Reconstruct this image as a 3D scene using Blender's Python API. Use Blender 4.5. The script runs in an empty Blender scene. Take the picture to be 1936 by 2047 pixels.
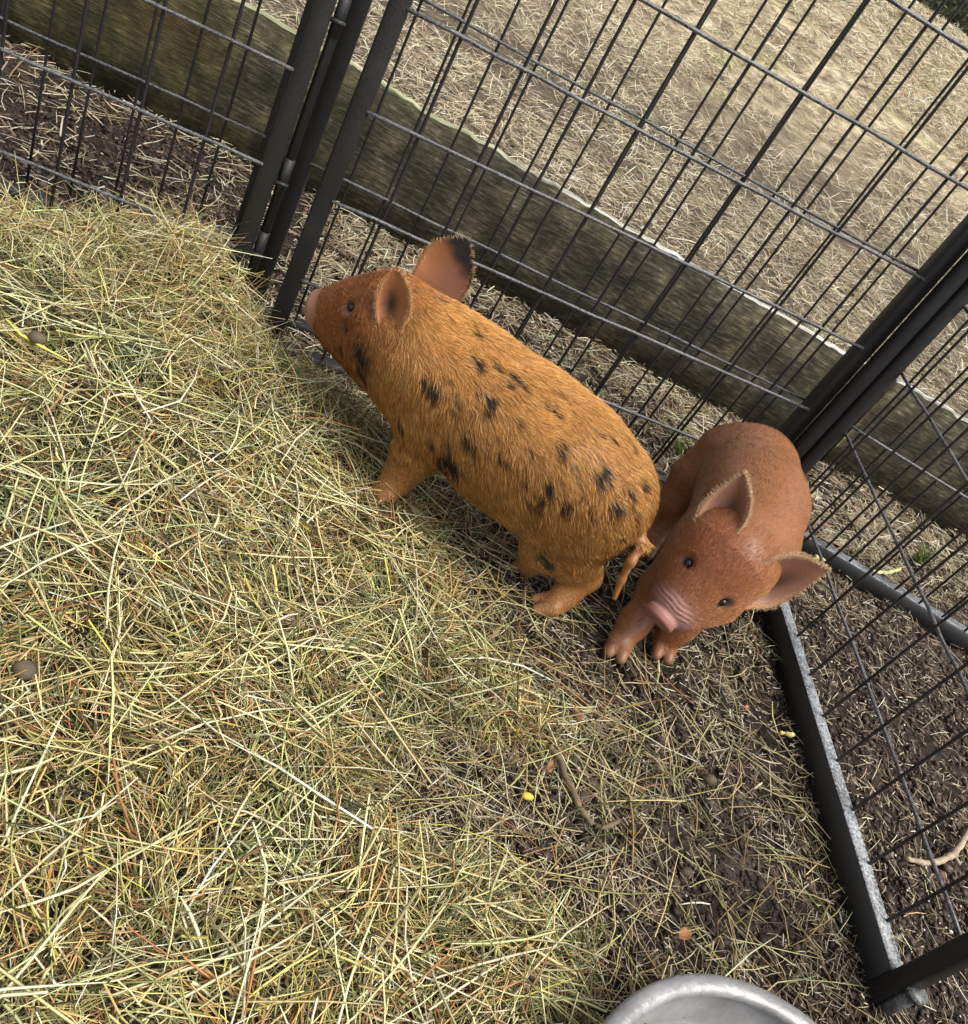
import bpy, math, random
import numpy as np
from mathutils import Matrix, Vector
rng = np.random.default_rng(7)
S = bpy.context.scene

# ------------------------------------------------------------------ camera
H = 1.045                      # eye height above the pen floor, metres
F = 1800.0                     # focal length for a 1936 px wide picture
M = np.array([[0.89618, 0.30279, 0.32431], [-0.03618, -0.67863, 0.73359], [0.44221, -0.66917, -0.59722]])
cam = bpy.data.cameras.new('camera'); cam.sensor_fit = 'HORIZONTAL'; cam.sensor_width = 36; cam.lens = 36 * F / 1936
cam.clip_start = 0.02; cam.clip_end = 400
co = bpy.data.objects.new('camera', cam); S.collection.objects.link(co)
R = M.copy(); R[:, 1] *= -1; R[:, 2] *= -1
U_, _, Vt_ = np.linalg.svd(R); R = U_ @ Vt_
m4 = Matrix.Identity(4)
for i in range(3):
    for j in range(3): m4[i][j] = R[i][j]
m4.translation = Vector((0, 0, H)); co.matrix_world = m4
cam.dof.use_dof = False
S.camera = co

# ------------------------------------------------------------------ world, sun, exposure
SUN_EL, SUN_AZ = math.radians(60), math.radians(125)       # azimuth measured from +Y towards +X
w = bpy.data.worlds.new("World"); S.world = w; w.use_nodes = True
nt = w.node_tree; nt.nodes.clear()
sky = nt.nodes.new('ShaderNodeTexSky'); sky.sky_type = 'NISHITA'; sky.sun_disc = False
sky.sun_elevation = SUN_EL; sky.sun_rotation = SUN_AZ; sky.dust_density = 6; sky.air_density = 1.0; sky.ozone_density = 0.5
hs = nt.nodes.new('ShaderNodeHueSaturation'); hs.inputs['Saturation'].default_value = 0.35
bg = nt.nodes.new('ShaderNodeBackground'); bg.inputs['Strength'].default_value = 0.145
wo = nt.nodes.new('ShaderNodeOutputWorld')
nt.links.new(sky.outputs[0], hs.inputs['Color']); nt.links.new(hs.outputs[0], bg.inputs[0]); nt.links.new(bg.outputs[0], wo.inputs[0])
sun = bpy.data.lights.new('sun', 'SUN'); sun.energy = 1.7; sun.angle = math.radians(28); sun.color = (1, 0.94, 0.85)
so = bpy.data.objects.new('sun', sun); S.collection.objects.link(so)
sd = Vector((math.sin(SUN_AZ) * math.cos(SUN_EL), math.cos(SUN_AZ) * math.cos(SUN_EL), math.sin(SUN_EL)))
so.rotation_euler = sd.to_track_quat('Z', 'Y').to_euler(); so.location = (2, 3, 5)
S.view_settings.view_transform = 'Standard'; S.view_settings.look = 'None'; S.view_settings.gamma = 1
S.view_settings.exposure = 0.6
S.cycles.max_bounces = 6

# ------------------------------------------------------------------ helpers
C = S.collection
def at(px, py, z):
    """the world point at height z seen at a place in the photograph"""
    v = M @ np.array([(px - 968) / F, (py - 1023.5) / F, 1.0]); t = (z - H) / v[2]
    return np.array([0, 0, H]) + t * v

def tag(o, label=None, cat=None, group=None, kind=None):
    if label: o['label'] = label
    if cat: o['category'] = cat
    if group: o['group'] = group
    if kind: o['kind'] = kind
    return o
def empty(name, loc, rz=0):
    o = bpy.data.objects.new(name, None); C.objects.link(o); o.location = loc; o.rotation_euler = (0, 0, rz); o.empty_display_size = .05
    return o

def mesh_np(name, V, Fc, mats, parent=None, col=None, smooth=False, midx=None):
    """V (n,3); Fc list of arrays of faces (k,3) or (k,4)"""
    if not isinstance(Fc, (list, tuple)): Fc = [Fc]
    Fc = [np.asarray(f) for f in Fc if len(f)]
    me = bpy.data.meshes.new(name)
    loops = np.concatenate([f.reshape(-1) for f in Fc]).astype(np.int32)
    sizes = np.concatenate([np.full(len(f), f.shape[1]) for f in Fc]).astype(np.int32)
    starts = np.concatenate([[0], np.cumsum(sizes)[:-1]]).astype(np.int32)
    me.vertices.add(len(V)); me.vertices.foreach_set('co', np.asarray(V, np.float32).ravel())
    me.loops.add(len(loops)); me.loops.foreach_set('vertex_index', loops)
    me.polygons.add(len(sizes)); me.polygons.foreach_set('loop_start', starts)
    try: me.polygons.foreach_set('loop_total', sizes)
    except Exception: pass
    if midx is not None: me.polygons.foreach_set('material_index', np.asarray(midx, np.int32))
    me.update(calc_edges=True)
    if col is not None:
        a = me.color_attributes.new('Col', 'FLOAT_COLOR', 'POINT')
        c4 = np.ones((len(V), 4), np.float32); c4[:, :3] = col; a.data.foreach_set('color', c4.ravel())
    if smooth: me.polygons.foreach_set('use_smooth', np.ones(len(sizes), bool))
    if not isinstance(mats, (list, tuple)): mats = [mats]
    for m in mats: me.materials.append(m)
    o = bpy.data.objects.new(name, me); C.objects.link(o)
    if parent is not None: o.parent = parent
    return o

class MB:
    """collects boxes and tubes into one mesh"""
    def __init__(s): s.V = []; s.Q = []; s.T = []; s.n = 0
    def add(s, V, Q=(), T=()):
        V = np.asarray(V, float); s.V.append(V)
        if len(Q): s.Q.append(np.asarray(Q) + s.n)
        if len(T): s.T.append(np.asarray(T) + s.n)
        s.n += len(V)
    def tube(s, pts, r, k=8, cap=True, knob=0):
        pts = np.asarray(pts, float); n = len(pts); r = np.broadcast_to(r, (n,))
        if knob:
            tt = np.linspace(0, n - 1, n * 7); pts = np.stack([np.interp(tt, np.arange(n), pts[:, i]) for i in range(3)], 1) + rng.normal(0, knob * .25, (len(tt), 3)); r = np.interp(tt, np.arange(n), r) * (1 + rng.normal(0, .12, len(tt))); n = len(tt)
        t = np.gradient(pts, axis=0); t /= np.linalg.norm(t, axis=1)[:, None] + 1e-12
        ref = np.array([0, 0, 1.]) if abs(t[0][2]) < .9 else np.array([1., 0, 0])
        V = []
        for i in range(n):
            a = np.cross(t[i], ref); a /= np.linalg.norm(a); b = np.cross(t[i], a)
            for j in range(k):
                th = 2 * math.pi * j / k; V.append(pts[i] + r[i] * (math.cos(th) * a + math.sin(th) * b))
        Q = [[i * k + j, i * k + (j + 1) % k, (i + 1) * k + (j + 1) % k, (i + 1) * k + j] for i in range(n - 1) for j in range(k)]
        T = []
        if cap:
            V += [pts[0], pts[-1]]
            T = [[n * k, (j + 1) % k, j] for j in range(k)] + [[n * k + 1, (n - 1) * k + j, (n - 1) * k + (j + 1) % k] for j in range(k)]
        s.add(V, Q, T)
    def box(s, c, size, rz=0, bev=0.0025, rot=None):
        """box with chamfered long edges: built as a chamfered prism along its longest axis"""
        sz = np.array(size, float) / 2; ax = int(np.argmax(sz)); o = [i for i in range(3) if i != ax]
        a, b = sz[o[0]], sz[o[1]]; e = min(bev, a * .4, b * .4)
        ring = [(-a + e, -b), (a - e, -b), (a, -b + e), (a, b - e), (a - e, b), (-a + e, b), (-a, b - e), (-a, -b + e)]
        V = []
        L = sz[ax]
        for l, sc in ((-L, .93), (-L + e, 1), (L - e, 1), (L, .93)):
            for p in ring:
                v = np.zeros(3); v[ax] = l; v[o[0]] = p[0] * sc; v[o[1]] = p[1] * sc; V.append(v)
        Q = [[i * 8 + j, i * 8 + (j + 1) % 8, (i + 1) * 8 + (j + 1) % 8, (i + 1) * 8 + j] for i in range(3) for j in range(8)]
        V = np.array(V)
        base = len(V); V = np.vstack([V, V[:8].mean(0), V[24:32].mean(0)])
        T = [[base, (j + 1) % 8, j] for j in range(8)] + [[base + 1, 24 + j, 24 + (j + 1) % 8] for j in range(8)]
        if rot is not None: V = V @ np.asarray(rot).T
        cz, szn = math.cos(rz), math.sin(rz)
        V = np.c_[V[:, 0] * cz - V[:, 1] * szn, V[:, 0] * szn + V[:, 1] * cz, V[:, 2]] + np.asarray(c)
        s.add(V, Q, T)
    def lathe(s, prof, k=64, c=(0, 0, 0)):
        V = []
        for r, z in prof:
            for j in range(k):
                th = 2 * math.pi * j / k; V.append((c[0] + r * math.cos(th), c[1] + r * math.sin(th), c[2] + z))
        n = len(prof)
        Q = [[i * k + j, i * k + (j + 1) % k, (i + 1) * k + (j + 1) % k, (i + 1) * k + j] for i in range(n - 1) for j in range(k)]
        s.add(V, Q)
    def blob(s, c, r, k=10, jit=.12, rot=None):
        c = np.asarray(c, float); r = np.broadcast_to(r, (3,)); V = []; n = k // 2 + 1
        ph = rng.uniform(0, 6, 6)
        for i in range(n):
            la = -math.pi / 2 + math.pi * i / (n - 1)
            for j in range(k):
                lo = 2 * math.pi * j / k
                d = np.array([math.cos(la) * math.cos(lo), math.cos(la) * math.sin(lo), math.sin(la)])
                f = 1 + jit * (math.sin(3 * d[0] + ph[0]) + math.sin(4 * d[1] + ph[1]) + math.sin(3.3 * d[2] + ph[2])) / 2
                V.append(d * r * f)
        V = np.array(V)
        if rot is not None: V = V @ np.asarray(rot).T
        Q = [[i * k + j, i * k + (j + 1) % k, (i + 1) * k + (j + 1) % k, (i + 1) * k + j] for i in range(n - 1) for j in range(k)]
        s.add(V + c, Q)
    def build(s, name, mat, parent=None, smooth=False, col=None):
        V = np.vstack(s.V); Fc = []
        if s.Q: Fc.append(np.vstack(s.Q))
        if s.T: Fc.append(np.vstack(s.T))
        return mesh_np(name, V, Fc, mat, parent, smooth=smooth, col=col)

# smooth value noise in numpy
def vnoise(P, scale, seed=0):
    P = np.asarray(P, float) * scale; d = P.shape[1]
    i = np.floor(P).astype(np.int64); f = P - i; u = f * f * (3 - 2 * f)
    def h(ix):
        x = (ix[:, 0] * 374761393 + ix[:, 1] * 668265263 + (ix[:, 2] * 2147483647 if d == 3 else 0) + seed * 1274126177) & 0xffffffff
        x = ((x ^ (x >> 13)) * 1274126177) & 0xffffffff
        return ((x ^ (x >> 16)) & 0xffff) / 65535.0
    out = 0
    for c in range(2 ** d):
        off = np.array([(c >> k) & 1 for k in range(d)]); wgt = np.ones(len(P))
        for k in range(d): wgt = wgt * (u[:, k] if off[k] else 1 - u[:, k])
        out = out + wgt * h(i + off)
    return out * 2 - 1

# ------------------------------------------------------------------ materials
def new_mat(name):
    m = bpy.data.materials.new(name); m.use_nodes = True; t = m.node_tree; t.nodes.clear()
    b = t.nodes.new('ShaderNodeBsdfPrincipled'); o = t.nodes.new('ShaderNodeOutputMaterial'); t.links.new(b.outputs[0], o.inputs[0])
    return m, t, b
def N(t, typ, **kw):
    n = t.nodes.new(typ)
    for k, v in kw.items():
        if k in n.inputs: n.inputs[k].default_value = v
        else: setattr(n, k, v)
    return n
def ramp(t, fac, stops):
    r = t.nodes.new('ShaderNodeValToRGB'); e = r.color_ramp.elements
    while len(e) < len(stops): e.new(.5)
    for i, (p, c) in enumerate(stops): e[i].position = p; e[i].color = (*c, 1)
    t.links.new(fac, r.inputs[0]); return r.outputs[0]
def bump(t, b, h, strength=.5, dist=.002):
    n = N(t, 'ShaderNodeBump', Strength=strength, Distance=dist); t.links.new(h, n.inputs['Height']); t.links.new(n.outputs[0], b.inputs['Normal'])

def mat_attr(name, rough=.6, spec=.3, transl=0.0, sheen=0, sss=0):
    m, t, b = new_mat(name)
    a = N(t, 'ShaderNodeAttribute'); a.attribute_name = 'Col'
    t.links.new(a.outputs['Color'], b.inputs['Base Color'])
    b.inputs['Roughness'].default_value = rough; b.inputs['Specular IOR Level'].default_value = spec
    if sheen: b.inputs['Sheen Weight'].default_value = sheen
    if sss:
        b.inputs['Subsurface Weight'].default_value = sss; b.inputs['Subsurface Scale'].default_value = .01
        b.inputs['Subsurface Radius'].default_value = (1, .35, .2)
    if transl:
        tr = N(t, 'ShaderNodeBsdfTranslucent'); t.links.new(a.outputs['Color'], tr.inputs[0])
        mx = N(t, 'ShaderNodeMixShader'); mx.inputs[0].default_value = transl
        o = [n for n in t.nodes if n.type == 'OUTPUT_MATERIAL'][0]
        t.links.new(b.outputs[0], mx.inputs[1]); t.links.new(tr.outputs[0], mx.inputs[2]); t.links.new(mx.outputs[0], o.inputs[0])
    return m
def mat_metal(name, base=(.02, .021, .022), rough=.42, bs=380, bstr=.5, spec=.5):
    m, t, b = new_mat(name)
    g = N(t, 'ShaderNodeNewGeometry'); n = N(t, 'ShaderNodeTexNoise', Scale=bs, Detail=2.0)
    t.links.new(g.outputs['Position'], n.inputs['Vector'])
    n2 = N(t, 'ShaderNodeTexNoise', Scale=9.0, Detail=5.0); t.links.new(g.outputs['Position'], n2.inputs['Vector'])
    c = ramp(t, n2.outputs[0], [(.35, base), (.62, tuple(x * 1.25 for x in base)), (.8, (base[0] * 2.2, base[1] * 1.9, base[2] * 1.6))])
    t.links.new(c, b.inputs['Base Color'])
    r = N(t, 'ShaderNodeMapRange'); r.inputs['To Min'].default_value = rough - .08; r.inputs['To Max'].default_value = rough + .18
    t.links.new(n2.outputs[0], r.inputs[0]); t.links.new(r.outputs[0], b.inputs['Roughness'])
    b.inputs['Specular IOR Level'].default_value = spec
    bump(t, b, n.outputs[0], bstr, .001)
    return m
M_frame = mat_metal('black powder coated steel', (.021, .0215, .0225), .42, 330, .9, .5)
M_wire = mat_metal('black coated wire', (.016, .016, .017), .42, 500, .5, .6)

def mat_speckle(name, lo, hi, rough, sc=210, metal=0.0):
    m, t, b = new_mat(name); g = N(t, 'ShaderNodeNewGeometry'); n = N(t, 'ShaderNodeTexNoise', Scale=sc, Detail=3.0, Roughness=.7); t.links.new(g.outputs['Position'], n.inputs['Vector'])
    n2 = N(t, 'ShaderNodeTexNoise', Scale=11.0, Detail=6.0, Roughness=.7); t.links.new(g.outputs['Position'], n2.inputs['Vector'])
    a = N(t, 'ShaderNodeMath', operation='MULTIPLY_ADD'); a.inputs[1].default_value = .55; t.links.new(n2.outputs[0], a.inputs[0]); t.links.new(n.outputs[0], a.inputs[2])
    t.links.new(ramp(t, a.outputs[0], [(.62, lo), (.78, tuple((x + y) / 2 for x, y in zip(lo, hi))), (.92, hi)]), b.inputs['Base Color'])
    b.inputs['Roughness'].default_value = rough; b.inputs['Metallic'].default_value = metal; bump(t, b, n.outputs[0], .8, .001); return m
M_rail_sheen = mat_speckle('speckled sky sheen on rail top', (.035, .037, .04), (.34, .36, .38), .4)  # pale speckle paints the sky's reflection on the rail tops
M_wireh = mat_speckle('speckled wire with sky glints', (.022, .023, .024), (.17, .175, .18), .34, 260)  # light flecks in the colour stand for sky glints on the cross wires
M_hay = mat_attr('hay stems', .55, .35, .12)
M_straw = mat_attr('dry straw', .6, .3, .08)

# dirt / field ground
def ground_material():
    m, t, b = new_mat('dark soil and trodden straw')
    g = N(t, 'ShaderNodeNewGeometry'); sep = N(t, 'ShaderNodeSeparateXYZ'); t.links.new(g.outputs['Position'], sep.inputs[0])
    def noise(sc, det=6.0, rough=.6):
        n = N(t, 'ShaderNodeTexNoise', Scale=sc, Detail=det, Roughness=rough); t.links.new(g.outputs['Position'], n.inputs['Vector']); return n.outputs[0]
    fine = noise(90); mid = noise(14); big = noise(1.1, 5.0); tuft = noise(5, 8.0, .7)
    lump = noise(45, 6.0, .75)
    soil = ramp(t, lump, [(.32, (.016, .011, .008)), (.5, (.046, .032, .024)), (.66, (.115, .084, .064))])
    grit = N(t, 'ShaderNodeTexVoronoi', Scale=260.0); t.links.new(g.outputs['Position'], grit.inputs['Vector'])
    gr = ramp(t, grit.outputs['Distance'], [(.0, (.5, .5, .5)), (.1, (.0, .0, .0))])
    # trodden straw colour, streaky
    mp = N(t, 'ShaderNodeMapping'); mp.inputs['Scale'].default_value = (3, 60, 20); mp.inputs['Rotation'].default_value = (0, 0, .5)
    t.links.new(g.outputs['Position'], mp.inputs[0]); st = N(t, 'ShaderNodeTexNoise', Scale=2.2, Detail=6.0); t.links.new(mp.outputs[0], st.inputs['Vector'])
    mp2 = N(t, 'ShaderNodeMapping'); mp2.inputs['Scale'].default_value = (3, 60, 20); mp2.inputs['Rotation'].default_value = (0, 0, -.7)
    t.links.new(g.outputs['Position'], mp2.inputs[0]); st2 = N(t, 'ShaderNodeTexNoise', Scale=2.0, Detail=6.0); t.links.new(mp2.outputs[0], st2.inputs['Vector'])
    mxs = N(t, 'ShaderNodeMath', operation='MAXIMUM'); t.links.new(st.outputs[0], mxs.inputs[0]); t.links.new(st2.outputs[0], mxs.inputs[1])
    straw = ramp(t, mxs.outputs[0], [(.42, (.055, .042, .030)), (.58, (.16, .125, .085)), (.72, (.38, .32, .21))])
    dry = ramp(t, tuft, [(.36, (.16, .12, .085)), (.5, (.44, .36, .23)), (.62, (.74, .64, .43))])
    green = ramp(t, big, [(.56, (1, 1, 1)), (.7, (.62, .78, .5))])
    mg = N(t, 'ShaderNodeMix'); mg.data_type = 'RGBA'; mg.blend_type = 'MULTIPLY'; mg.inputs[0].default_value = 1
    t.links.new(dry, mg.inputs[6]); t.links.new(green, mg.inputs[7])
    # distance from the fence: soil -> straw covered -> dry meadow
    def mr(src, a, c, lo=0, hi=1):
        r = N(t, 'ShaderNodeMapRange'); r.inputs['From Min'].default_value = a; r.inputs['From Max'].default_value = c
        r.inputs['To Min'].default_value = lo; r.inputs['To Max'].default_value = hi; t.links.new(src, r.inputs[0]); return r.outputs[0]
    def math2(op, a, c):
        n = N(t, 'ShaderNodeMath', operation=op)
        for i, s in enumerate((a, c)):
            if isinstance(s, (int, float)): n.inputs[i].default_value = s
            else: t.links.new(s, n.inputs[i])
        return n.outputs[0]
    yx = math2('ADD', sep.outputs['Y'], math2('MULTIPLY', sep.outputs['X'], .2))
    wob = math2('MULTIPLY', math2('SUBTRACT', big, .5), 3.0)
    f1 = mr(math2('ADD', yx, math2('MULTIPLY', math2('SUBTRACT', mid, .5), 2.5)), 2.0, 3.4)
    f2 = mr(math2('ADD', yx, math2('MULTIPLY', wob, 1.2)), 5.0, 7.5)
    mu = math2('MULTIPLY', mr(big, .52, .66), mr(yx, 1.8, 9, 1, .35))        # bare muddy lanes
    m1 = N(t, 'ShaderNodeMix'); m1.data_type = 'RGBA'; t.links.new(f1, m1.inputs[0]); t.links.new(soil, m1.inputs[6]); t.links.new(straw, m1.inputs[7])
    mud = N(t, 'ShaderNodeMix'); mud.data_type = 'RGBA'; t.links.new(math2('MULTIPLY', mu, .6), mud.inputs[0]); t.links.new(m1.outputs[2], mud.inputs[6]); mud.inputs[7].default_value = (.21, .165, .14, 1)
    m2 = N(t, 'ShaderNodeMix'); m2.data_type = 'RGBA'; t.links.new(f2, m2.inputs[0]); t.links.new(mud.outputs[2], m2.inputs[6]); t.links.new(mg.outputs[2], m2.inputs[7])
    ad = N(t, 'ShaderNodeMix'); ad.data_type = 'RGBA'; ad.blend_type = 'ADD'; ad.inputs[0].default_value = .35
    t.links.new(m2.outputs[2], ad.inputs[6]); t.links.new(gr, ad.inputs[7])
    t.links.new(ad.outputs[2], b.inputs['Base Color']); b.inputs['Roughness'].default_value = .85; b.inputs['Specular IOR Level'].default_value = .25
    hsum = math2('ADD', math2('MULTIPLY', fine, .6), math2('MULTIPLY', lump, 1.4)); bump(t, b, hsum, 1.0, .014)
    return m
M_ground = ground_material()

# ------------------------------------------------------------------ terrain
def field_rise(x, y):
    d = np.hypot(x, y)
    t = np.clip((d - 4.0) / 11.0, 0, 1); t = t * t * (3 - 2 * t)
    z = .917 * t
    return z - np.clip(d - 15.5, 0, 60) * .012
def clods(x, y):
    P = np.c_[x, y]; n = vnoise(P, 22, 1) * .008 + vnoise(P, 52, 2) * .006 + vnoise(P, 7, 3) * .008 + vnoise(P, 110, 4) * .004
    return n
def ground_z(x, y): return field_rise(x, y) + clods(x, y) - .006
def axis(segs):
    out = []
    for a, b, s in segs: out.append(np.arange(a, b, s))
    return np.unique(np.round(np.concatenate(out), 5))
gx = axis([(-80, -20, 6), (-20, -4, 1), (-4, -.9, .15), (-.9, 2.6, .0085), (2.6, 6, .05), (6, 20, .5), (20, 121, 6)])
gy = axis([(-30, -2, 4), (-2, .2, .2), (.2, 3.4, .0095), (3.4, 7, .04), (7, 20, .25), (20, 150, 5)])
X, Y = np.meshgrid(gx, gy); V = np.c_[X.ravel(), Y.ravel()]
Z = ground_z(V[:, 0], V[:, 1]); nx, ny = len(gx), len(gy)
idx = np.arange(nx * ny).reshape(ny, nx)
Q = np.c_[idx[:-1, :-1].ravel(), idx[:-1, 1:].ravel(), idx[1:, 1:].ravel(), idx[1:, :-1].ravel()]
g = mesh_np('ground', np.c_[V, Z], Q, M_ground, smooth=True); tag(g, kind='structure')

# ------------------------------------------------------------------ straw and hay
def inside(poly, P):
    poly = np.asarray(poly); x, y = P[:, 0], P[:, 1]; c = np.zeros(len(P), bool)
    j = len(poly) - 1
    for i in range(len(poly)):
        xi, yi = poly[i]; xj, yj = poly[j]
        c ^= ((yi > y) != (yj > y)) & (x < (xj - xi) * (y - yi) / (yj - yi + 1e-12) + xi); j = i
    return c
def sdist(poly, P):
    poly = np.asarray(poly); d = np.full(len(P), 9e9)
    for i in range(len(poly)):
        a = poly[i - 1]; b = poly[i]; ab = b - a; t = np.clip(((P - a) @ ab) / (ab @ ab), 0, 1)
        d = np.minimum(d, np.linalg.norm(P - (a + t[:, None] * ab), axis=1))
    return np.where(inside(poly, P), d, -d)
hay_px = [(-260, 330), (0, 405), (130, 412), (260, 430), (400, 455), (470, 490), (520, 560), (560, 660), (640, 735), (740, 800), (830, 905), (890, 1010), (900, 1100), (960, 1230), (1060, 1330), (1160, 1440), (1030, 1470), (900, 1440), (810, 1475), (760, 1560), (840, 1640), (960, 1680), (1060, 1740), (1180, 1830), (1220, 1930), (1200, 2060), (1190, 2400), (-400, 2500), (-500, 1200)]
hay_poly = np.array([at(x, y, .09 if y < 700 else .05)[:2] for x, y in hay_px])
HOLL = [(at(762, 990, 0)[:2], .085, .9), (at(830, 930, 0)[:2], .09, .7), (at(600, 760, 0)[:2], .10, .35), (at(300, 620, .05)[:2], .12, -.25), (at(150, 560, .05)[:2], .10, .3)]
def hay_h(P):
    """height of the hay bed above the pen floor"""
    d = sdist(hay_poly, P); e = np.clip((d + .03) / .16, 0, 1); e = e * e * (3 - 2 * e)
    far = np.clip((P[:, 1] - .9) / .6, 0, 1); left = np.clip((.25 - P[:, 0]) / .45, 0, 1)
    h = .035 + .075 * far * (0.35 + .65 * left) + .025 * np.clip((.55 - P[:, 0]) / .6, 0, 1)
    h = h * (1 + .28 * vnoise(P, 4.5, 11) + .16 * vnoise(P, 11, 12))
    for q, r_, k_ in HOLL: h = h * (1 - k_ * np.exp(-((P[:, 0] - q[0]) ** 2 + (P[:, 1] - q[1]) ** 2) / r_ ** 2))
    return np.maximum(h * e, 0)

def strands(name, P, z, length, width, bendz, tilt, palette, probs, mat, az=None, kind='stuff', sections=4, bright=.16, curl=.25, label=None, cat=None, zone=False):
    """each strand is its own thin three sided stem, bent along its length"""
    n = len(P)
    az = rng.uniform(0, 2 * math.pi, n) if az is None else az
    s = np.linspace(-.5, .5, sections)
    cur = rng.normal(0, curl, n); kink = rng.uniform(-.4, .4, n); kamp = rng.normal(0, curl * 1.5, n) * (rng.random(n) < .5)
    # integrate heading
    cx = np.zeros((n, sections)); cy = np.zeros((n, sections)); cz = np.zeros((n, sections))
    hd0 = az; step = 1 / (sections - 1)
    for i in range(1, sections):
        sm = (s[i] + s[i - 1]) / 2; hd = hd0 + cur * sm * 2 + kamp * (sm > kink)
        cx[:, i] = cx[:, i - 1] + np.cos(hd) * step; cy[:, i] = cy[:, i - 1] + np.sin(hd) * step
        cz[:, i] = cz[:, i - 1] + (tilt - bendz * sm * 2) * step
    for a in (cx, cy, cz): a -= a.mean(1)[:, None]
    L = length[:, None]
    pts = np.stack([P[:, 0][:, None] + cx * L, P[:, 1][:, None] + cy * L, z[:, None] + cz * L], 2)   # n,s,3
    side = np.stack([-np.sin(hd0), np.cos(hd0), np.zeros(n)], 1); roll = rng.uniform(-.9, .9, n)
    up = np.array([0, 0, 1.])
    sd_ = side * np.cos(roll)[:, None] + up * np.sin(roll)[:, None]; u2 = -side * np.sin(roll)[:, None] + up * np.cos(roll)[:, None]
    wprof = np.interp(np.linspace(0, 1, sections), [0, .12, .7, 1], [.8, 1, .9, .35])
    W = (width[:, None] * wprof)[:, :, None]
    a = pts + sd_[:, None] * W * .5; b = pts - sd_[:, None] * W * .5; c = pts + u2[:, None] * W * .42
    Vv = np.stack([a, c, b], 2)                      # n,s,3,3
    Vv = Vv.reshape(-1, 3)
    base = (np.arange(n) * sections * 3)[:, None, None]
    q = []
    for i in range(sections - 1):
        for j0, j1 in ((0, 1), (1, 2), (2, 0)):
            q.append([i * 3 + j0, i * 3 + j1, (i + 1) * 3 + j1, (i + 1) * 3 + j0])
    q = np.array(q)[None]; Qd = (base + q).reshape(-1, 4)
    pal = np.array(palette); ci = rng.choice(len(pal), n, p=np.array(probs) / sum(probs))
    col = pal[ci] * (1 + rng.normal(0, bright, (n, 1))) * (1 + rng.normal(0, .05, (n, 3)))
    if zone:      # the bale was mixed: greener and browner, paler and duller armfuls
        a_ = vnoise(P, 3.1, 101) * .6 + vnoise(P, 8, 102) * .4; b_ = vnoise(P, 5, 103) * .5 + vnoise(P, 13, 104) * .5
        col = col * (1 + a_[:, None] * np.array([.16, -.02, -.18])) * (1 + .22 * b_[:, None])
    colv = np.repeat(np.clip(col, .01, .9), sections * 3, axis=0)
    # stems fade a little from the node to the tip
    tt = np.tile(np.repeat(np.linspace(-1, 1, sections), 3), n)[:, None] * np.repeat(rng.normal(0, .12, n), sections * 3)[:, None]
    colv = np.clip(colv * (1 + tt), .008, .9)
    o = mesh_np(name, Vv, Qd, mat, col=colv); tag(o, label, cat, kind=kind)
    return o

HAY = [(.68, .59, .29), (.50, .46, .17), (.27, .27, .09), (.46, .31, .13), (.32, .15, .06), (.36, .36, .19), (.76, .70, .43), (.11, .11, .05), (.56, .56, .10)]
HAYP = [21, 15, 17, 18, 9, 6, 13, 16, 1.0]
STRAW = [(.62, .54, .36), (.44, .35, .21), (.76, .70, .54), (.24, .18, .11), (.33, .24, .13), (.14, .105, .07)]
STRAWP = [24, 24, 14, 16, 14, 10]

# hay bed floor under the loose stems, coloured dark to paint the shaded gaps
def hay_base():
    x = np.arange(-1.1, 1.05, .012); y = np.arange(-.1, 1.95, .012)
    X, Y = np.meshgrid(x, y); P = np.c_[X.ravel(), Y.ravel()]; h = hay_h(P)
    Z = h * .72 - .02 + .004 * vnoise(P, 60, 21); idx = np.arange(len(P)).reshape(len(y), len(x))
    Q = np.c_[idx[:-1, :-1].ravel(), idx[:-1, 1:].ravel(), idx[1:, 1:].ravel(), idx[1:, :-1].ravel()]
    keep = (h[Q] > .004).all(1); Q = Q[keep]
    used, inv = np.unique(Q, return_inverse=True); Q = inv.reshape(-1, 4)
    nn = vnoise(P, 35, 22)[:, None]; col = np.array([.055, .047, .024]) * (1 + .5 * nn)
    o = mesh_np('hay_shade_bed', np.c_[P, Z][used], Q, M_straw, col=col[used], smooth=True)
    tag(o, 'hay bed under the loose stems, coloured dark for the shaded gaps', 'hay', kind='stuff')
hay_base()

def sample(box, n, dens=None):
    P = np.c_[rng.uniform(box[0], box[1], n), rng.uniform(box[2], box[3], n)]
    if dens is not None: P = P[rng.random(n) < dens(P)]
    return P
def vis(P, z=.03, mar=160):
    """keep what could be seen from near the photograph's viewpoint"""
    d = np.c_[P, np.full(len(P), z)] - np.array([0, 0, H]); c = d @ M
    px = c[:, 0] / c[:, 2] * F + 968; py = c[:, 1] / c[:, 2] * F + 1023.5
    return (c[:, 2] > .1) & (px > -mar * 2) & (px < 1936 + mar) & (py > -mar) & (py < 2047 + mar * 2)

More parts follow.
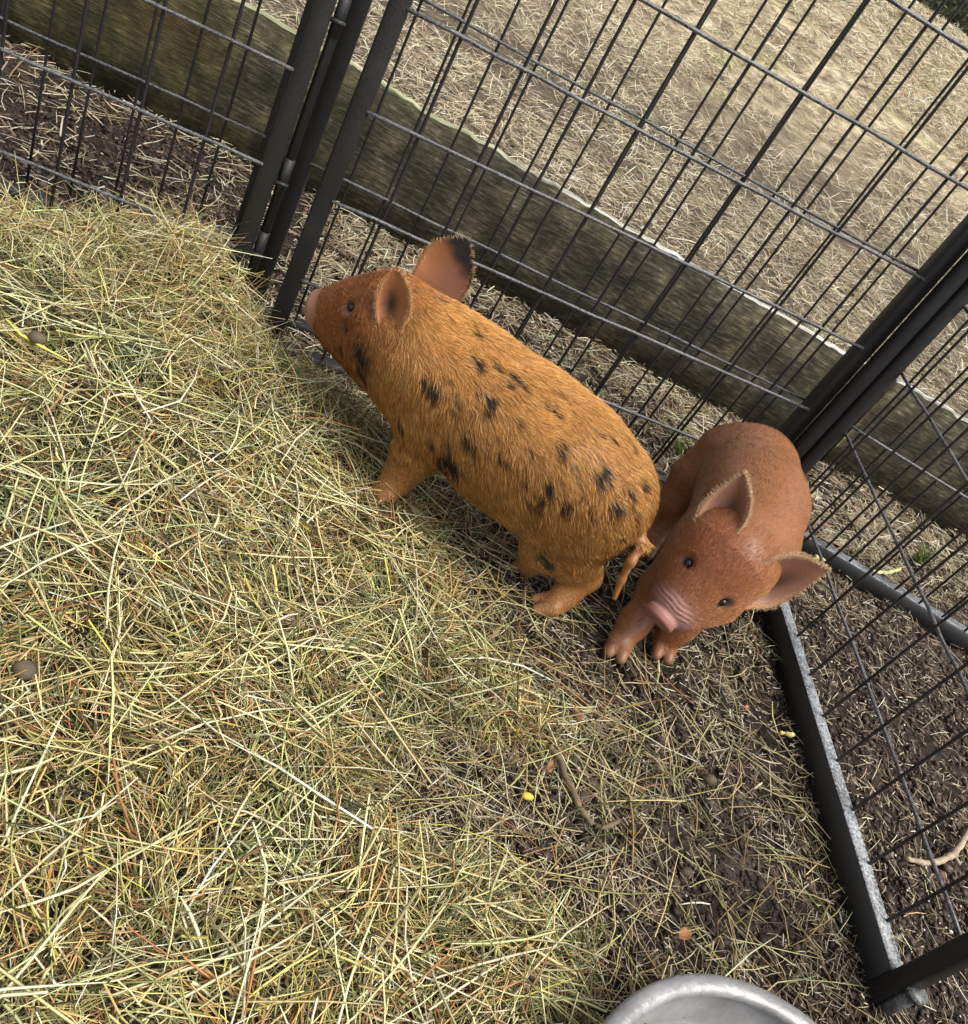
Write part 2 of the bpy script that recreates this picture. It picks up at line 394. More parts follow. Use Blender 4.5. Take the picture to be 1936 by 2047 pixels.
# main hay
P = sample((-1.0, 1.1, -.05, 1.95), 88000); P = P[vis(P, .05)]; d = sdist(hay_poly, P)
pr = np.clip((d + .015 + .02 * vnoise(P, 9, 5)) / .05, 0, 1); P = P[rng.random(len(P)) < pr * .98]
n = len(P); print('hay', n)
u = rng.random(n); h = hay_h(P); fine_ = vnoise(P, 22, 111) * .5 + vnoise(P, 45, 112) * .5
z = .004 + h * (.50 + .55 * u) + (.5 + .5 * fine_) * .016 * u + rng.uniform(-.002, .010, n)
fld_ = math.pi * (vnoise(P, 4, 113) + .5 * vnoise(P, 11, 114)); azh = np.where(rng.random(n) < .62, fld_ + rng.normal(0, .42, n), rng.uniform(0, 2 * math.pi, n))
ln = np.clip(rng.lognormal(math.log(.058), .55, n), .016, .22); wd = np.clip(rng.lognormal(math.log(.0020), .42, n), .0008, .0052)
tl = rng.normal(0, .28, n) * (1 + 1.2 * (rng.random(n) < .08))
strands('hay', P, z, ln, wd, rng.normal(.05, .12, n), tl, HAY, HAYP, M_hay, label='loose green gold hay heaped over the pen floor', cat='hay', az=azh, zone=True, bright=.34, curl=.32)

# long pale stems lying on top
P = sample((-1.0, 1.0, -.05, 1.9), 1500, lambda P: (sdist(hay_poly, P) > .02) * 1.0); P = P[vis(P, .05)]; n = len(P)
z = .012 + hay_h(P) * 1.06 + .008
strands('hay_stalks', P, z, rng.uniform(.07, .26, n), rng.uniform(.0018, .0042, n), rng.normal(.03, .05, n), rng.normal(0, .05, n),
        [(.74, .70, .46), (.68, .64, .33), (.60, .62, .28), (.58, .44, .22)], [5, 4, 2, 1], M_hay, curl=.14, label='long pale stalks lying on top of the hay', cat='hay')
# fine strands standing at the crest, by the fence on the left
P = sample((-.7, .25, 1.25, 1.72), 2600, lambda P: (sdist(hay_poly, P) > -.01) * 1.0); n = len(P)
strands('hay_wisps', P, .03 + hay_h(P) * 1.05, rng.uniform(.05, .15, n), rng.uniform(.001, .0022, n), rng.normal(.1, .1, n), rng.normal(.1, .5, n), HAY, HAYP, M_hay, curl=.4,
        label='loose wisps sticking up along the crest of the hay heap', cat='hay')

# litter on the pen floor (right side) and just outside the fence
def pen_litter():
    P = sample((.1, 2.6, .2, 2.7), 190000); P = P[vis(P)]; d = sdist(hay_poly, P)
    nz = vnoise(P, 5, 31) * .5 + vnoise(P, 14, 32) * .5
    inpen = (P[:, 1] < 1.56) & (P[:, 0] < 1.2)
    outright = P[:, 0] > 1.2
    pr = np.where(inpen, np.clip(.36 + .5 * nz + .55 * np.exp(-np.clip(-d, 0, 1) / .07), .05, 1) * (d < .03), np.where(outright & (P[:, 1] < 1.35), .13 + .25 * np.clip(nz, 0, 1), .34 + .4 * nz))
    P = P[rng.random(len(P)) < pr]; return P
P = pen_litter(); n = len(P); print('litter', n)
z = ground_z(P[:, 0], P[:, 1]) + .004 + rng.random(n) ** 2 * .012
strands('straw_litter', P, z, np.clip(rng.lognormal(math.log(.020), .62, n), .005, .12), np.clip(rng.lognormal(math.log(.00135), .42, n), .0006, .0045), rng.normal(0, .1, n), rng.normal(0, .12, n),
        STRAW, STRAWP, M_straw, label='broken straw trodden into the dark soil', cat='straw', curl=.13)
P = sample((.1, 1.25, .25, 1.5), 4200, lambda P: np.clip(.9 * np.exp(-np.clip(-sdist(hay_poly, P), 0, 2) / .12) + .12, 0, 1)); P = P[vis(P)]; n = len(P)
strands('hay_scatter', P, ground_z(P[:, 0], P[:, 1]) + .012 + rng.random(n) * .01, rng.uniform(.05, .2, n), rng.uniform(.0012, .003, n), rng.normal(0, .06, n), rng.normal(0, .04, n), HAY, HAYP, M_hay,
        label='hay stems scattered thinly over the bare soil', cat='hay', curl=.25)
# straw outside the fence
P = sample((-1.3, 3.2, 1.6, 4.2), 120000); P = P[vis(P)]
nz = vnoise(P, 3.2, 41) * .6 + vnoise(P, 9, 42) * .4; left = P[:, 0] < .15
pr = np.clip(np.where((P[:, 1] < 2.3) & left, .20 + .4 * nz, .42 + .7 * nz), 0.03, 1); P = P[rng.random(len(P)) < pr]; n = len(P)
dist = np.hypot(P[:, 0], P[:, 1]); print('outside', n)
strands('straw_outside', P, ground_z(P[:, 0], P[:, 1]) + .004 + rng.random(n) ** 2 * .016, np.clip(rng.lognormal(math.log(.045), .55, n), .012, .16), np.clip(rng.lognormal(math.log(.0024), .42, n), .0009, .0062), rng.normal(0, .1, n), rng.normal(0, .12, n),
        STRAW, [30, 22, 22, 10, 9, 7], M_straw, label='straw strewn over the mud beyond the wire', cat='straw', curl=.2)
P = sample((-.6, 11, 3.2, 15), 150000); P = P[vis(P, .2)]; dist = np.hypot(P[:, 0], P[:, 1])
nz = vnoise(P, 1.3, 51) * .6 + vnoise(P, 4, 52) * .4
P = P[rng.random(len(P)) < np.clip(.5 + .9 * nz, .05, 1)]; n = len(P); dist = np.hypot(P[:, 0], P[:, 1]); print('meadow', n)
k = np.clip(dist / 4, 1, 3.2)
strands('dry_grass', P, ground_z(P[:, 0], P[:, 1]) + .01 + .012 * k * rng.random(n), rng.uniform(.05, .13, n) * np.sqrt(k), rng.uniform(.0018, .0042, n) * k, rng.normal(.1, .2, n), rng.normal(.1, .3, n),
        [(.70, .61, .41), (.54, .44, .29), (.84, .77, .58), (.42, .36, .21), (.20, .15, .10)], [30, 20, 26, 9, 12], M_straw, sections=3, label='bleached dry grass covering the rising field', cat='grass')

# soil crumbs
def crumbs(name, P, z, r, col, mat, label):
    n = len(P); o6 = np.array([[1, 0, 0], [0, 1, 0], [-1, 0, 0], [0, -1, 0], [0, 0, 1], [0, 0, -1], [.6, .6, .5], [-.6, .6, .5], [-.6, -.6, .5], [.6, -.6, .5]], float)
    fc = np.array([[0, 6, 9], [6, 4, 9], [1, 7, 6], [7, 4, 6], [2, 8, 7], [8, 4, 7], [3, 9, 8], [9, 4, 8], [0, 1, 6], [1, 2, 7], [2, 3, 8], [3, 0, 9], [0, 5, 1], [1, 5, 2], [2, 5, 3], [3, 5, 0]])
    V = o6[None] * (1 + rng.normal(0, .25, (n, 10, 3))) * r[:, None, None]; a = rng.uniform(0, 6.28, n); ca, sa2 = np.cos(a)[:, None], np.sin(a)[:, None]
    V = np.stack([V[..., 0] * ca - V[..., 1] * sa2, V[..., 0] * sa2 + V[..., 1] * ca, V[..., 2] * .8], -1) + np.c_[P, z][:, None]
    o = mesh_np(name, V.reshape(-1, 3), (fc[None] + (np.arange(n) * 10)[:, None, None]).reshape(-1, 3), mat, col=np.repeat(col, 10, 0)); return tag(o, label, 'soil', kind='stuff')
P = sample((-.9, 2.6, .2, 2.5), 420000); P = P[vis(P) & (sdist(hay_poly, P) < .02)]; P = P[rng.random(len(P)) < np.clip(.42 + .5 * vnoise(P, 8, 65), .06, 1)]; n = len(P); print('crumbs', n)
crumbs('soil_crumbs', P, ground_z(P[:, 0], P[:, 1]) + .001, np.clip(rng.lognormal(math.log(.0027), .55, n), .0010, .011), np.clip(np.array([.056, .039, .029]) * rng.lognormal(0, .45, (n, 1)), .008, .2), M_straw, 'crumbly dark soil clods')
# white grit in the soil
mb = MB(); P = sample((-.5, 2.2, .3, 2.2), 8500, lambda P: np.clip(.35 + .8 * vnoise(P, 6, 61), 0, 1) * (sdist(hay_poly, P) < 0)); P = P[vis(P)]
for p in P: mb.blob((p[0], p[1], float(ground_z(np.array([p[0]]), np.array([p[1]]))[0]) + .003), rng.uniform(.0010, .0034) * np.array([1, .8, .6]) * (1.6 if rng.random() < .05 else 1), k=5, jit=.3)
M_grit, t_, b_ = new_mat('white grit'); b_.inputs['Base Color'].default_value = (.76, .72, .65, 1); b_.inputs['Roughness'].default_value = .8
tag(mb.build('grit', M_grit), 'white grains of grit speckled through the dark soil', 'grit', kind='stuff')

# ------------------------------------------------------------------ wire panels
TUBE = .033
def panel(name, a, b, z0, z1, vx, rows, label, wr=.0021, hr=.0026, tube=TUBE, knuckles=(), legs=None, side=1, rail=None):
    """a,b: ends of the panel on the floor; vx: distances of upright wires along it; rows: heights of cross wires"""
    a = np.array(a, float); b = np.array(b, float); L = np.linalg.norm(b - a); ang = math.atan2(b[1] - a[1], b[0] - a[0])
    root = empty(name, (a[0], a[1], 0), ang); tag(root, label, 'wire panel', 'black steel wire pen panels')
    f = MB()
    f.box((0, 0, (z0 + z1) / 2), (tube, tube, z1 - z0)); f.box((L, 0, (z0 + z1) / 2), (tube, tube, z1 - z0))
    rl = rail or tube * .94; f.box((L / 2, 0, z0 + rl / 2), (L - tube - .0006, tube * .94, rl)); f.box((L / 2, 0, z1 - tube / 2), (L - tube - .0006, tube * .94, tube * .94))
    f.build('frame', M_frame, root)
    if rail:
        cp = MB(); cp.box((L / 2, 0, z0 + rail + .0012), (L - tube - .002, tube * .86, .0024), bev=.0008); cp.build('rail_sky_sheen', M_rail_sheen, root)  # thin strip added on the rail, coloured as the sky's sheen
    wv = MB(); yo = -side * tube * .30
    for x in vx:
        n = 7; zs = np.linspace(z0 + tube * .8, z1 - tube * .8, n); wob = rng.normal(0, .0006, n)
        wv.tube(np.c_[np.full(n, x) + wob, np.full(n, yo) + rng.normal(0, .0005, n), zs], wr, 7)
    wv.build('upright_wires', M_wire, root, smooth=True)
    wh = MB()
    for z in rows:
        n = 15; xs = np.linspace(tube * .40, L - tube * .40, n); yy = np.full(n, yo - side * (wr + hr) * .9)
        wh.tube(np.c_[xs, yy, np.full(n, z) + rng.normal(0, .0007, n)], hr, 8)
        for xe in (tube * .42, L - tube * .42):
            wh.blob((xe, yo - side * .004, z), (.004, .004, .0035), k=6)
    wh.build('cross_wires', M_wireh, root, smooth=True)
    if knuckles:
        k = MB(); k.tube([(knuckles[0][0], .002, .03), (knuckles[0][0], .002, 1.3)], .0085, 12); k.build('hinge_rod', M_frame, root, smooth=True)
    for x, z in knuckles:
        k = MB(); k.tube([(x, 0, z - .035), (x, 0, z + .035)], .0095, 12); k.tube([(x - .012, -.012, z - .01), (x + .012, -.012, z - .01)], .004, 6)
        k.build('hinge', M_frame, root, smooth=True)
    return root
rows17 = [.172 + .17 * i for i in range(7)]; rows34 = [.34, .68, 1.02]
fx = [.2035 + .1105 * i for i in range(9)]
panel('pen_panel', (.097, 1.57), (1.207, 1.57), -.018, 1.36, [x - .097 for x in fx], rows17, 'wide black wire panel right behind the spotted piglet', wr=.0032, hr=.0035)
panel('pen_panel', (-1.13, 1.595), (-.008, 1.595), .0, 1.36, [1.13 - .122 - .1085 * i for i in range(9, -1, -1)], rows17, 'black wire panel rising behind the heap of hay, left of the hinged posts', wr=.0031, hr=.0033, knuckles=((1.122 + .028, .18), (1.122 + .028, .33), (1.122 + .028, .62)))
panel('pen_panel', (-1.12, 1.712), (-.02, 1.712), .01, 1.30, [.02 + .0765 * i for i in range(14)], rows34, 'thin wire panel doubled up outside the panel behind the hay heap', wr=.0026, hr=.0027)
panel('pen_panel', (.045, 1.685), (1.235, 1.606), -.022, 1.30, [.09 + .0722 * i for i in range(16)], rows34, 'thin wire panel doubled up outside the wide panel, before the board fence', wr=.0026, hr=.0029)
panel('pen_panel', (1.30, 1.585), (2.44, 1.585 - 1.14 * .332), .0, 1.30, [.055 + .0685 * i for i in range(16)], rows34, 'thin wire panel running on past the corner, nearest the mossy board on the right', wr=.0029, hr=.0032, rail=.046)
# side panel, from the corner towards the camera
sa = np.array([1.2665, 1.53]); sb = np.array([1.196, .482])
SL = np.linalg.norm(sb - sa)
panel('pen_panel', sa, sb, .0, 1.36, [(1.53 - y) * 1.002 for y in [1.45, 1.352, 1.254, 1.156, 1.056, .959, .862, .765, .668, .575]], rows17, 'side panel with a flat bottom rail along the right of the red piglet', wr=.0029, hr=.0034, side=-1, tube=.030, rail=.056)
panel('pen_panel', (1.200, .378), (1.16, -.65), .0, 1.36, [.1 * i + .1 for i in range(9)], rows17, 'next side panel, only its end post showing at the bottom right corner', wr=.0023, hr=.003, side=-1)
# bolts at the corner
sp_ = [o for o in C.objects if o.get('label', '').startswith('side panel with')][0]
mb = MB(); mb.box((-.004, -.034, .68), (.026, .028, 1.36)); mb.build('corner_post', M_frame, sp_)
for z in (.235, .30, .43):
    mb = MB(); mb.tube([(-.012, -.016, z), (-.024, -.022, z)], .006, 8); mb.build('bolt', M_wireh, sp_, smooth=True)
mb = MB(); mb.tube([(SL + .020, .004, .0), (SL + .020, .004, .07)], .011, 14); mb.tube([(SL + .020, .004, .07), (SL + .020, .004, .078)], .017, 14); mb.build('hinge', M_wireh, sp_, smooth=True)

# ------------------------------------------------------------------ board fence
def wood_material():
    m, t, b = new_mat('weathered mossy board')
    tc = N(t, 'ShaderNodeTexCoord'); mp = N(t, 'ShaderNodeMapping'); mp.inputs['Scale'].default_value = (5.0, 26, 26)
    t.links.new(tc.outputs['Object'], mp.inputs[0])
    g = N(t, 'ShaderNodeTexNoise', Scale=5.0, Detail=9.0, Roughness=.65); g.inputs['Distortion'].default_value = .25; t.links.new(mp.outputs[0], g.inputs['Vector'])
    g2 = N(t, 'ShaderNodeTexNoise', Scale=2.6, Detail=4.0); t.links.new(tc.outputs['Object'], g2.inputs['Vector'])
    gb = N(t, 'ShaderNodeTexNoise', Scale=9.0, Detail=8.0, Roughness=.7); t.links.new(tc.outputs['Object'], gb.inputs['Vector'])
    mp3 = N(t, 'ShaderNodeMapping'); mp3.inputs['Scale'].default_value = (2.0, 110, 110); t.links.new(tc.outputs['Object'], mp3.inputs[0])
    g3 = N(t, 'ShaderNodeTexNoise', Scale=4.0, Detail=4.0); t.links.new(mp3.outputs[0], g3.inputs['Vector'])
    c = ramp(t, g.outputs[0], [(.28, (.020, .018, .013)), (.45, (.052, .048, .034)), (.58, (.095, .088, .064)), (.72, (.26, .245, .19))])
    moss = ramp(t, g.outputs[0], [(.3, (.032, .032, .011)), (.55, (.078, .075, .028)), (.75, (.15, .14, .065))])
    rust = ramp(t, g.outputs[0], [(.3, (.06, .036, .018)), (.7, (.24, .14, .07))])
    sx = N(t, 'ShaderNodeSeparateXYZ'); t.links.new(tc.outputs['Object'], sx.inputs[0])
    mr = N(t, 'ShaderNodeMapRange'); mr.inputs['From Min'].default_value = .9; mr.inputs['From Max'].default_value = 2.0; mr.inputs['To Min'].default_value = 1.0; mr.inputs['To Max'].default_value = .25
    t.links.new(sx.outputs['X'], mr.inputs[0])
    mxn = N(t, 'ShaderNodeMath', operation='MULTIPLY'); t.links.new(mr.outputs[0], mxn.inputs[0])
    mk = ramp(t, g2.outputs[0], [(.4, (.45, .45, .45)), (.6, (1, 1, 1))]); t.links.new(mk, mxn.inputs[1])
    m1 = N(t, 'ShaderNodeMix'); m1.data_type = 'RGBA'; t.links.new(mxn.outputs[0], m1.inputs[0]); t.links.new(c, m1.inputs[6]); t.links.new(moss, m1.inputs[7])
    rk = ramp(t, g2.outputs[0], [(.56, (0, 0, 0)), (.74, (.35, .35, .35))])
    blot = ramp(t, gb.outputs[0], [(.34, (.45, .45, .45)), (.5, (1, 1, 1)), (.62, (2.3, 2.2, 2.0))])
    mm = N(t, 'ShaderNodeMix'); mm.data_type = 'RGBA'; mm.blend_type = 'MULTIPLY'; mm.inputs[0].default_value = .8; t.links.new(m1.outputs[2], mm.inputs[6]); t.links.new(blot, mm.inputs[7]); m1 = mm
    m2 = N(t, 'ShaderNodeMix'); m2.data_type = 'RGBA'; t.links.new(rk, m2.inputs[0]); t.links.new(m1.outputs[2], m2.inputs[6]); t.links.new(rust, m2.inputs[7])
    t.links.new(m2.outputs[2], b.inputs['Base Color']); b.inputs['Roughness'].default_value = .8; b.inputs['Specular IOR Level'].default_value = .2
    ad = N(t, 'ShaderNodeMath', operation='ADD'); t.links.new(g.outputs[0], ad.inputs[0]); t.links.new(g3.outputs[0], ad.inputs[1])
    bump(t, b, ad.outputs[0], .8, .004)
    return m
def edge_wood():
    m, t, b = new_mat('pale worn board edge')
    tc = N(t, 'ShaderNodeTexCoord'); mp = N(t, 'ShaderNodeMapping'); mp.inputs['Scale'].default_value = (2, 30, 30); t.links.new(tc.outputs['Object'], mp.inputs[0])
    g = N(t, 'ShaderNodeTexNoise', Scale=4.0, Detail=6.0); t.links.new(mp.outputs[0], g.inputs['Vector'])
    sx = N(t, 'ShaderNodeSeparateXYZ'); t.links.new(tc.outputs['Object'], sx.inputs[0])
    mr = N(t, 'ShaderNodeMapRange'); mr.inputs['From Min'].default_value = 1.9; mr.inputs['From Max'].default_value = 2.3; t.links.new(sx.outputs['X'], mr.inputs[0])
    c1 = ramp(t, g.outputs[0], [(.3, (.12, .13, .06)), (.55, (.30, .32, .18)), (.75, (.50, .50, .36))])
    c2 = ramp(t, g.outputs[0], [(.36, (.16, .15, .12)), (.5, (.34, .33, .28)), (.62, (.58, .57, .52))])
    m1 = N(t, 'ShaderNodeMix'); m1.data_type = 'RGBA'; t.links.new(mr.outputs[0], m1.inputs[0]); t.links.new(c1, m1.inputs[6]); t.links.new(c2, m1.inputs[7])
    t.links.new(m1.outputs[2], b.inputs['Base Color']); b.inputs['Roughness'].default_value = .8; bump(t, b, g.outputs[0], .5, .003)
    return m
M_wood, M_edge = wood_material(), edge_wood()
def board(parent, x0, x1, topf, th=.024, seed=0):
    """plank whose face is toward the pen; topf gives the (worn, wavy) upper edge height"""
    xs = np.arange(x0, x1 + .001, .012); n = len(xs); V = []
    for i, x in enumerate(xs):
        tz = topf(x); jit = .0022 * vnoise(np.array([[x, seed]]), 45, 71)[0] + .002 * vnoise(np.array([[x, seed]]), 17, 72)[0]
        rows = [(0, -.03), (0, tz * .33), (0, tz * .66), (0, tz - .003 + 1.6 * jit), (.006 + jit, tz + jit), (th * .5, tz + .001 + 2 * jit), (th - .004, tz + jit), (th, tz - .006), (th, -.03)]
        for y, z in rows: V.append((x, y, z))
    k = 9; Q = []; mi = []
    for i in range(n - 1):
        for j in range(k):
            Q.append([i * k + j, (i + 1) * k + j, (i + 1) * k + (j + 1) % k, i * k + (j + 1) % k]); mi.append(1 if j in (3, 4, 5, 6) else 0)
    V = np.array(V); Q = np.array(Q)
    cap = [[0, 1, 2, 3], [0, 3, 4, 8], [4, 5, 6, 7], [4, 7, 8, 8]]
    capT = np.array([[0, j, j + 1] for j in range(1, 8)]); cT2 = capT + (n - 1) * k
    return mesh_np('board', V, [Q, np.vstack([capT, cT2[:, ::-1]])], [M_wood, M_edge], parent, midx=mi + [0] * 14)
pb0 = at(25.6, 83, 0)[:2]; pb1 = at(1936, 1079, 0)[:2]; db = (pb1 - pb0) / np.linalg.norm(pb1 - pb0); bang = math.atan2(db[1], db[0])
o0 = pb0 - db * .9
bf = empty('board_fence', (o0[0], o0[1], 0), bang); tag(bf, 'low weathered mossy plank fence running outside the wire, pale worn top edge', 'fence')
tops = np.array([[0, .352], [1.2, .349], [1.55, .346], [1.72, .343], [1.85, .333], [2.0, .333], [2.4, .325], [2.9, .318], [3.3, .312], [3.8, .308], [5, .305]])
def topf(x): return float(np.interp(x, tops[:, 0], tops[:, 1])) + .0018 * float(vnoise(np.array([[x, 1.]]), 9, 81)[0])
# where is the joint between the planks
rj = M @ np.array([(1755 - 968) / F, (800 - 1023.5) / F, 1.0]); nb = np.array([-db[1], db[0], 0]); tj = (np.array([*pb0, 0]) - [0, 0, H]) @ nb / (rj @ nb); pj = np.array([0, 0, H]) + tj * rj
sj = float((pj[:2] - o0) @ db); print('joint', sj, pj)
board(bf, 0, sj - .004, topf, seed=1); board(bf, sj + .004, 4.6, lambda x: topf(x) + .004, seed=5)

# ------------------------------------------------------------------ bowl
M_tin, t_, b_ = new_mat('dull galvanised tin')
g_ = N(t_, 'ShaderNodeNewGeometry'); n_ = N(t_, 'ShaderNodeTexNoise', Scale=14.0, Detail=4.0); t_.links.new(g_.outputs['Position'], n_.inputs['Vector'])
v_ = N(t_, 'ShaderNodeTexNoise', Scale=60.0, Detail=3.0); t_.links.new(g_.outputs['Position'], v_.inputs['Vector'])
t_.links.new(ramp(t_, n_.outputs[0], [(.3, (.20, .20, .20)), (.55, (.31, .31, .31)), (.72, (.38, .38, .38))]), b_.inputs['Base Color'])
b_.inputs['Metallic'].default_value = .35; b_.inputs['Roughness'].default_value = .42; bump(t_, b_, v_.outputs[0], .6, .004)
sp2_ = N(t_, 'ShaderNodeTexNoise', Scale=120.0, Detail=3.0); t_.links.new(g_.outputs['Position'], sp2_.inputs['Vector'])
mx_ = N(t_, 'ShaderNodeMix'); mx_.data_type = 'RGBA'; mx_.blend_type = 'MULTIPLY'; mx_.inputs[0].default_value = 1
lk_ = b_.inputs['Base Color'].links[0].from_socket; t_.links.new(lk_, mx_.inputs[6]); t_.links.new(ramp(t_, sp2_.outputs[0], [(.24, (.6, .58, .55)), (.34, (1, 1, 1))]), mx_.inputs[7]); t_.links.new(mx_.outputs[2], b_.inputs['Base Color'])
bc = (.8014, .1605)
tub = empty('tin_tub', (bc[0], bc[1], 0)); tag(tub, 'round galvanised tin tub at the bottom edge, only its far rim showing', 'tub')
RO = .2568
mb = MB(); prof = [(RO * .80, .0), (RO * .815, .004), (RO * .95, .112), (RO * .955, .116)]
mb.lathe(prof, 96)
inner = [(RO * .946, .116), (RO * .92, .07), (RO * .90, .058), (RO * .875, .054), (RO * .862, .046), (RO * .85, .020), (RO * .81, .008), (RO * .78, .0065), (RO * .76, .010), (RO * .73, .0065), (.001, .0065)]
mb.lathe(inner, 96); wall = mb.build('basin', M_tin, tub, smooth=True)
mb = MB(); a = np.linspace(0, 2 * math.pi, 17)
mb.lathe([(RO * .962 + .013 * math.cos(t), .118 + .0085 * math.sin(t)) for t in a], 96); mb.build('rim', M_tin, tub, smooth=True)

# ------------------------------------------------------------------ small things
def mat_plain(name, c, rough=.7, spec=.3, var=.25, bs=120, bstr=.4):
    m, t, b = new_mat(name); g = N(t, 'ShaderNodeNewGeometry'); n = N(t, 'ShaderNodeTexNoise', Scale=bs * .5, Detail=4.0); t.links.new(g.outputs['Position'], n.inputs['Vector'])
    t.links.new(ramp(t, n.outputs[0], [(.3, tuple(x * (1 - var) for x in c)), (.7, tuple(min(1, x * (1 + var)) for x in c))]), b.inputs['Base Color'])
    b.inputs['Roughness'].default_value = rough; b.inputs['Specular IOR Level'].default_value = spec; bump(t, b, n.outputs[0], bstr, .002); return m
M_dung = mat_plain('dried dung', (.10, .08, .05)); M_twig = mat_plain('bark', (.17, .13, .08)); M_corn = mat_plain('corn', (.75, .48, .06), .4, .5, .1)
M_leaf = mat_plain('dead leaf', (.30, .14, .07)); M_green = mat_plain('green weed', (.12, .19, .04)); M_pale = mat_plain('pale stalk', (.55, .56, .26))
def gz(p): return float(ground_z(np.array([p[0]]), np.array([p[1]]))[0])
drops = [((1014, 1468), 'dung pellet beside the brown twig, at its left', .0105), ((961, 1489), 'leftmost dung pellet, at the edge of the hay', .0095), ((1072, 1498), 'round dung pellet just left of the twig top', .0105),
         ((1146, 1520), 'dark dung pellet right of the twig top', .009), ((1170, 1560), 'small dung pellet right of the middle of the twig', .008), ((1184, 1568), 'largest dung pellet right of the twig, in the close cluster', .0115),
         ((1168, 1594), 'dung pellet touching the lower right of the twig', .010), ((1202, 1585), 'dung pellet on the right side of the close cluster by the twig', .009), ((1374, 1745), 'lone dung pellet in the straw above the tub', .010),
         ((1262, 1812), 'dung pellet lying between the hay and the tub', .011), ((1420, 1560), 'flattened dark dung clod near the side rail', .012), ((562, 1003), 'dark dung pellet in the hay in front of the piglet hoof', .011),
         ((52, 1340), 'large dung pellet in the hay at the left edge', .014), ((75, 675), 'grey dung pellet high on the hay at the left', .012), ((770, 1218), 'black dung pellet sunk in the hay left of the hind hooves', .010)]
for (px, py), lb, r in drops:
    p0 = at(px, py, .02); hh = float(hay_h(p0[None, :2])[0]); top = max(gz(p0), hh * .98) if hh > .01 else gz(p0)
    p = at(px, py, top + r * .6); mb = MB(); mb.blob(p, (r * 1.1, r * .9, r * .8), k=14, jit=.06)
    tag(mb.build('dung_pellet', M_dung, smooth=True), lb, 'dung', 'dung pellets on the pen floor')
def px_path(pts, z0=.012): return [at(x, y, z) if z is not None else at(x, y, z0) for x, y, z in pts]
mb = MB(); mb.tube(px_path([(1098, 1490, .016), (1122, 1520, .018), (1130, 1550, .016), (1148, 1585, .018), (1158, 1615, .014), (1185, 1648, .012)]), [.004, .0055, .0045, .0055, .005, .0035], 8, knob=.0022)
mb.tube(px_path([(1190, 1652, .012), (1210, 1654, .016), (1238, 1642, .02)]), [.004, .0045, .003], 7)
tag(mb.build('twig', M_twig, smooth=True), 'short knobbly brown twig on the bare soil among dung pellets', 'twig')
mb = MB(); p = at(1056, 1592, .012); mb.blob(p, (.010, .006, .005), k=12, jit=.08); tag(mb.build('corn_kernel', M_corn, smooth=True), 'single yellow corn kernel on the soil left of the twig', 'corn')
mb = MB(); p = at(1578, 1468, .038); mb.blob(p, (.010, .006, .006), k=9, jit=.5); mb.blob(p + [-.014, .0, -.002], (.007, .004, .004), k=8, jit=.5)
tag(mb.build('corn_flake', mat_plain('corn flake', (.62, .50, .20), var=.4)), 'yellowish crumpled bit of corn stuck on the dark side rail', 'corn')
mb = MB(); mb.tube(px_path([(1812, 1716, .01), (1850, 1726, .012), (1880, 1722, .014), (1908, 1708, .014), (1925, 1684, .016), (1950, 1640, .02)]), [.004, .0055, .006, .0065, .006, .005], 8, knob=.0018)
mb.tube(px_path([(1908, 1710, .014), (1920, 1728, .01)]), [.004, .003], 7)
tag(mb.build('stick', M_twig_l := mat_plain('bare wood', (.34, .27, .19)), smooth=True), 'forked pale grey stick on the soil outside the side rail', 'stick')
mb = MB(); mb.tube(px_path([(1630, 1112, .02), (1665, 1124, .02), (1700, 1132, .018), (1740, 1143, .016), (1775, 1145, .016), (1800, 1138, .018)]), [.005, .006, .0055, .006, .005, .004], 7, knob=.0012)
tag(mb.build('plant_stalk', M_pale, smooth=True), 'pale yellow green stalk lying outside the bottom rail', 'stalk')
def leaf(px, py, ln, wd, az, label, mat=None):
    c = at(px, py, .018); n = 9; V = []
    for i in range(n):
        t = i / (n - 1); wq = wd * math.sin(math.pi * min(1, t * .96 + .02)) ** .8; x = (t - .5) * ln
        for s in (-1, -.5, 0, .5, 1):
            V.append((x, s * wq / 2, abs(s) * wq * .35 + .15 * ln * (t - .5) ** 2 * 4 + .002 * math.sin(9 * t + 3 * s)))
    V = np.array(V); Q = [[i * 5 + j, i * 5 + j + 1, (i + 1) * 5 + j + 1, (i + 1) * 5 + j] for i in range(n - 1) for j in range(4)]
    ca, sa_ = math.cos(az), math.sin(az); V = np.c_[V[:, 0] * ca - V[:, 1] * sa_, V[:, 0] * sa_ + V[:, 1] * ca, V[:, 2]] + c
    o = mesh_np('dead_leaf', V, np.array(Q), mat or M_leaf, smooth=True); tag(o, label, 'leaf', 'dead leaves on the pen floor')
leaf(1154, 1428, .030, .012, 1.9, 'pinkish brown leaf standing on the soil just below the red piglet')
leaf(1099, 1534, .024, .011, 1.2, 'small orange brown leaf left of the twig')
leaf(1367, 1870, .026, .017, .4, 'reddish brown leaf nearest the tin tub')
leaf(1493, 1416, .016, .010, .9, 'tiny red leaf beside the side rail')
def tuft(px, py, n, L, label, wild=.5, z=0):
    mb = MB(); c = at(px, py, .0)
    for i in range(n):
        a = rng.uniform(0, 6.28); l = L * rng.uniform(.5, 1); lean = rng.uniform(.1, wild)
        b0 = c + [rng.normal(0, .010), rng.normal(0, .010), 0]
        ts = np.linspace(0, 1, 5); pts = [b0 + np.array([math.cos(a) * lean * l * t ** 1.6, math.sin(a) * lean * l * t ** 1.6, l * t * (1 - .35 * lean * t)]) for t in ts]
        mb.tube(pts, np.linspace(.0018, .0005, 5), 4)
    tag(mb.build('grass_tuft', M_green, smooth=True), label, 'grass tuft', 'green grass tufts outside the wire')
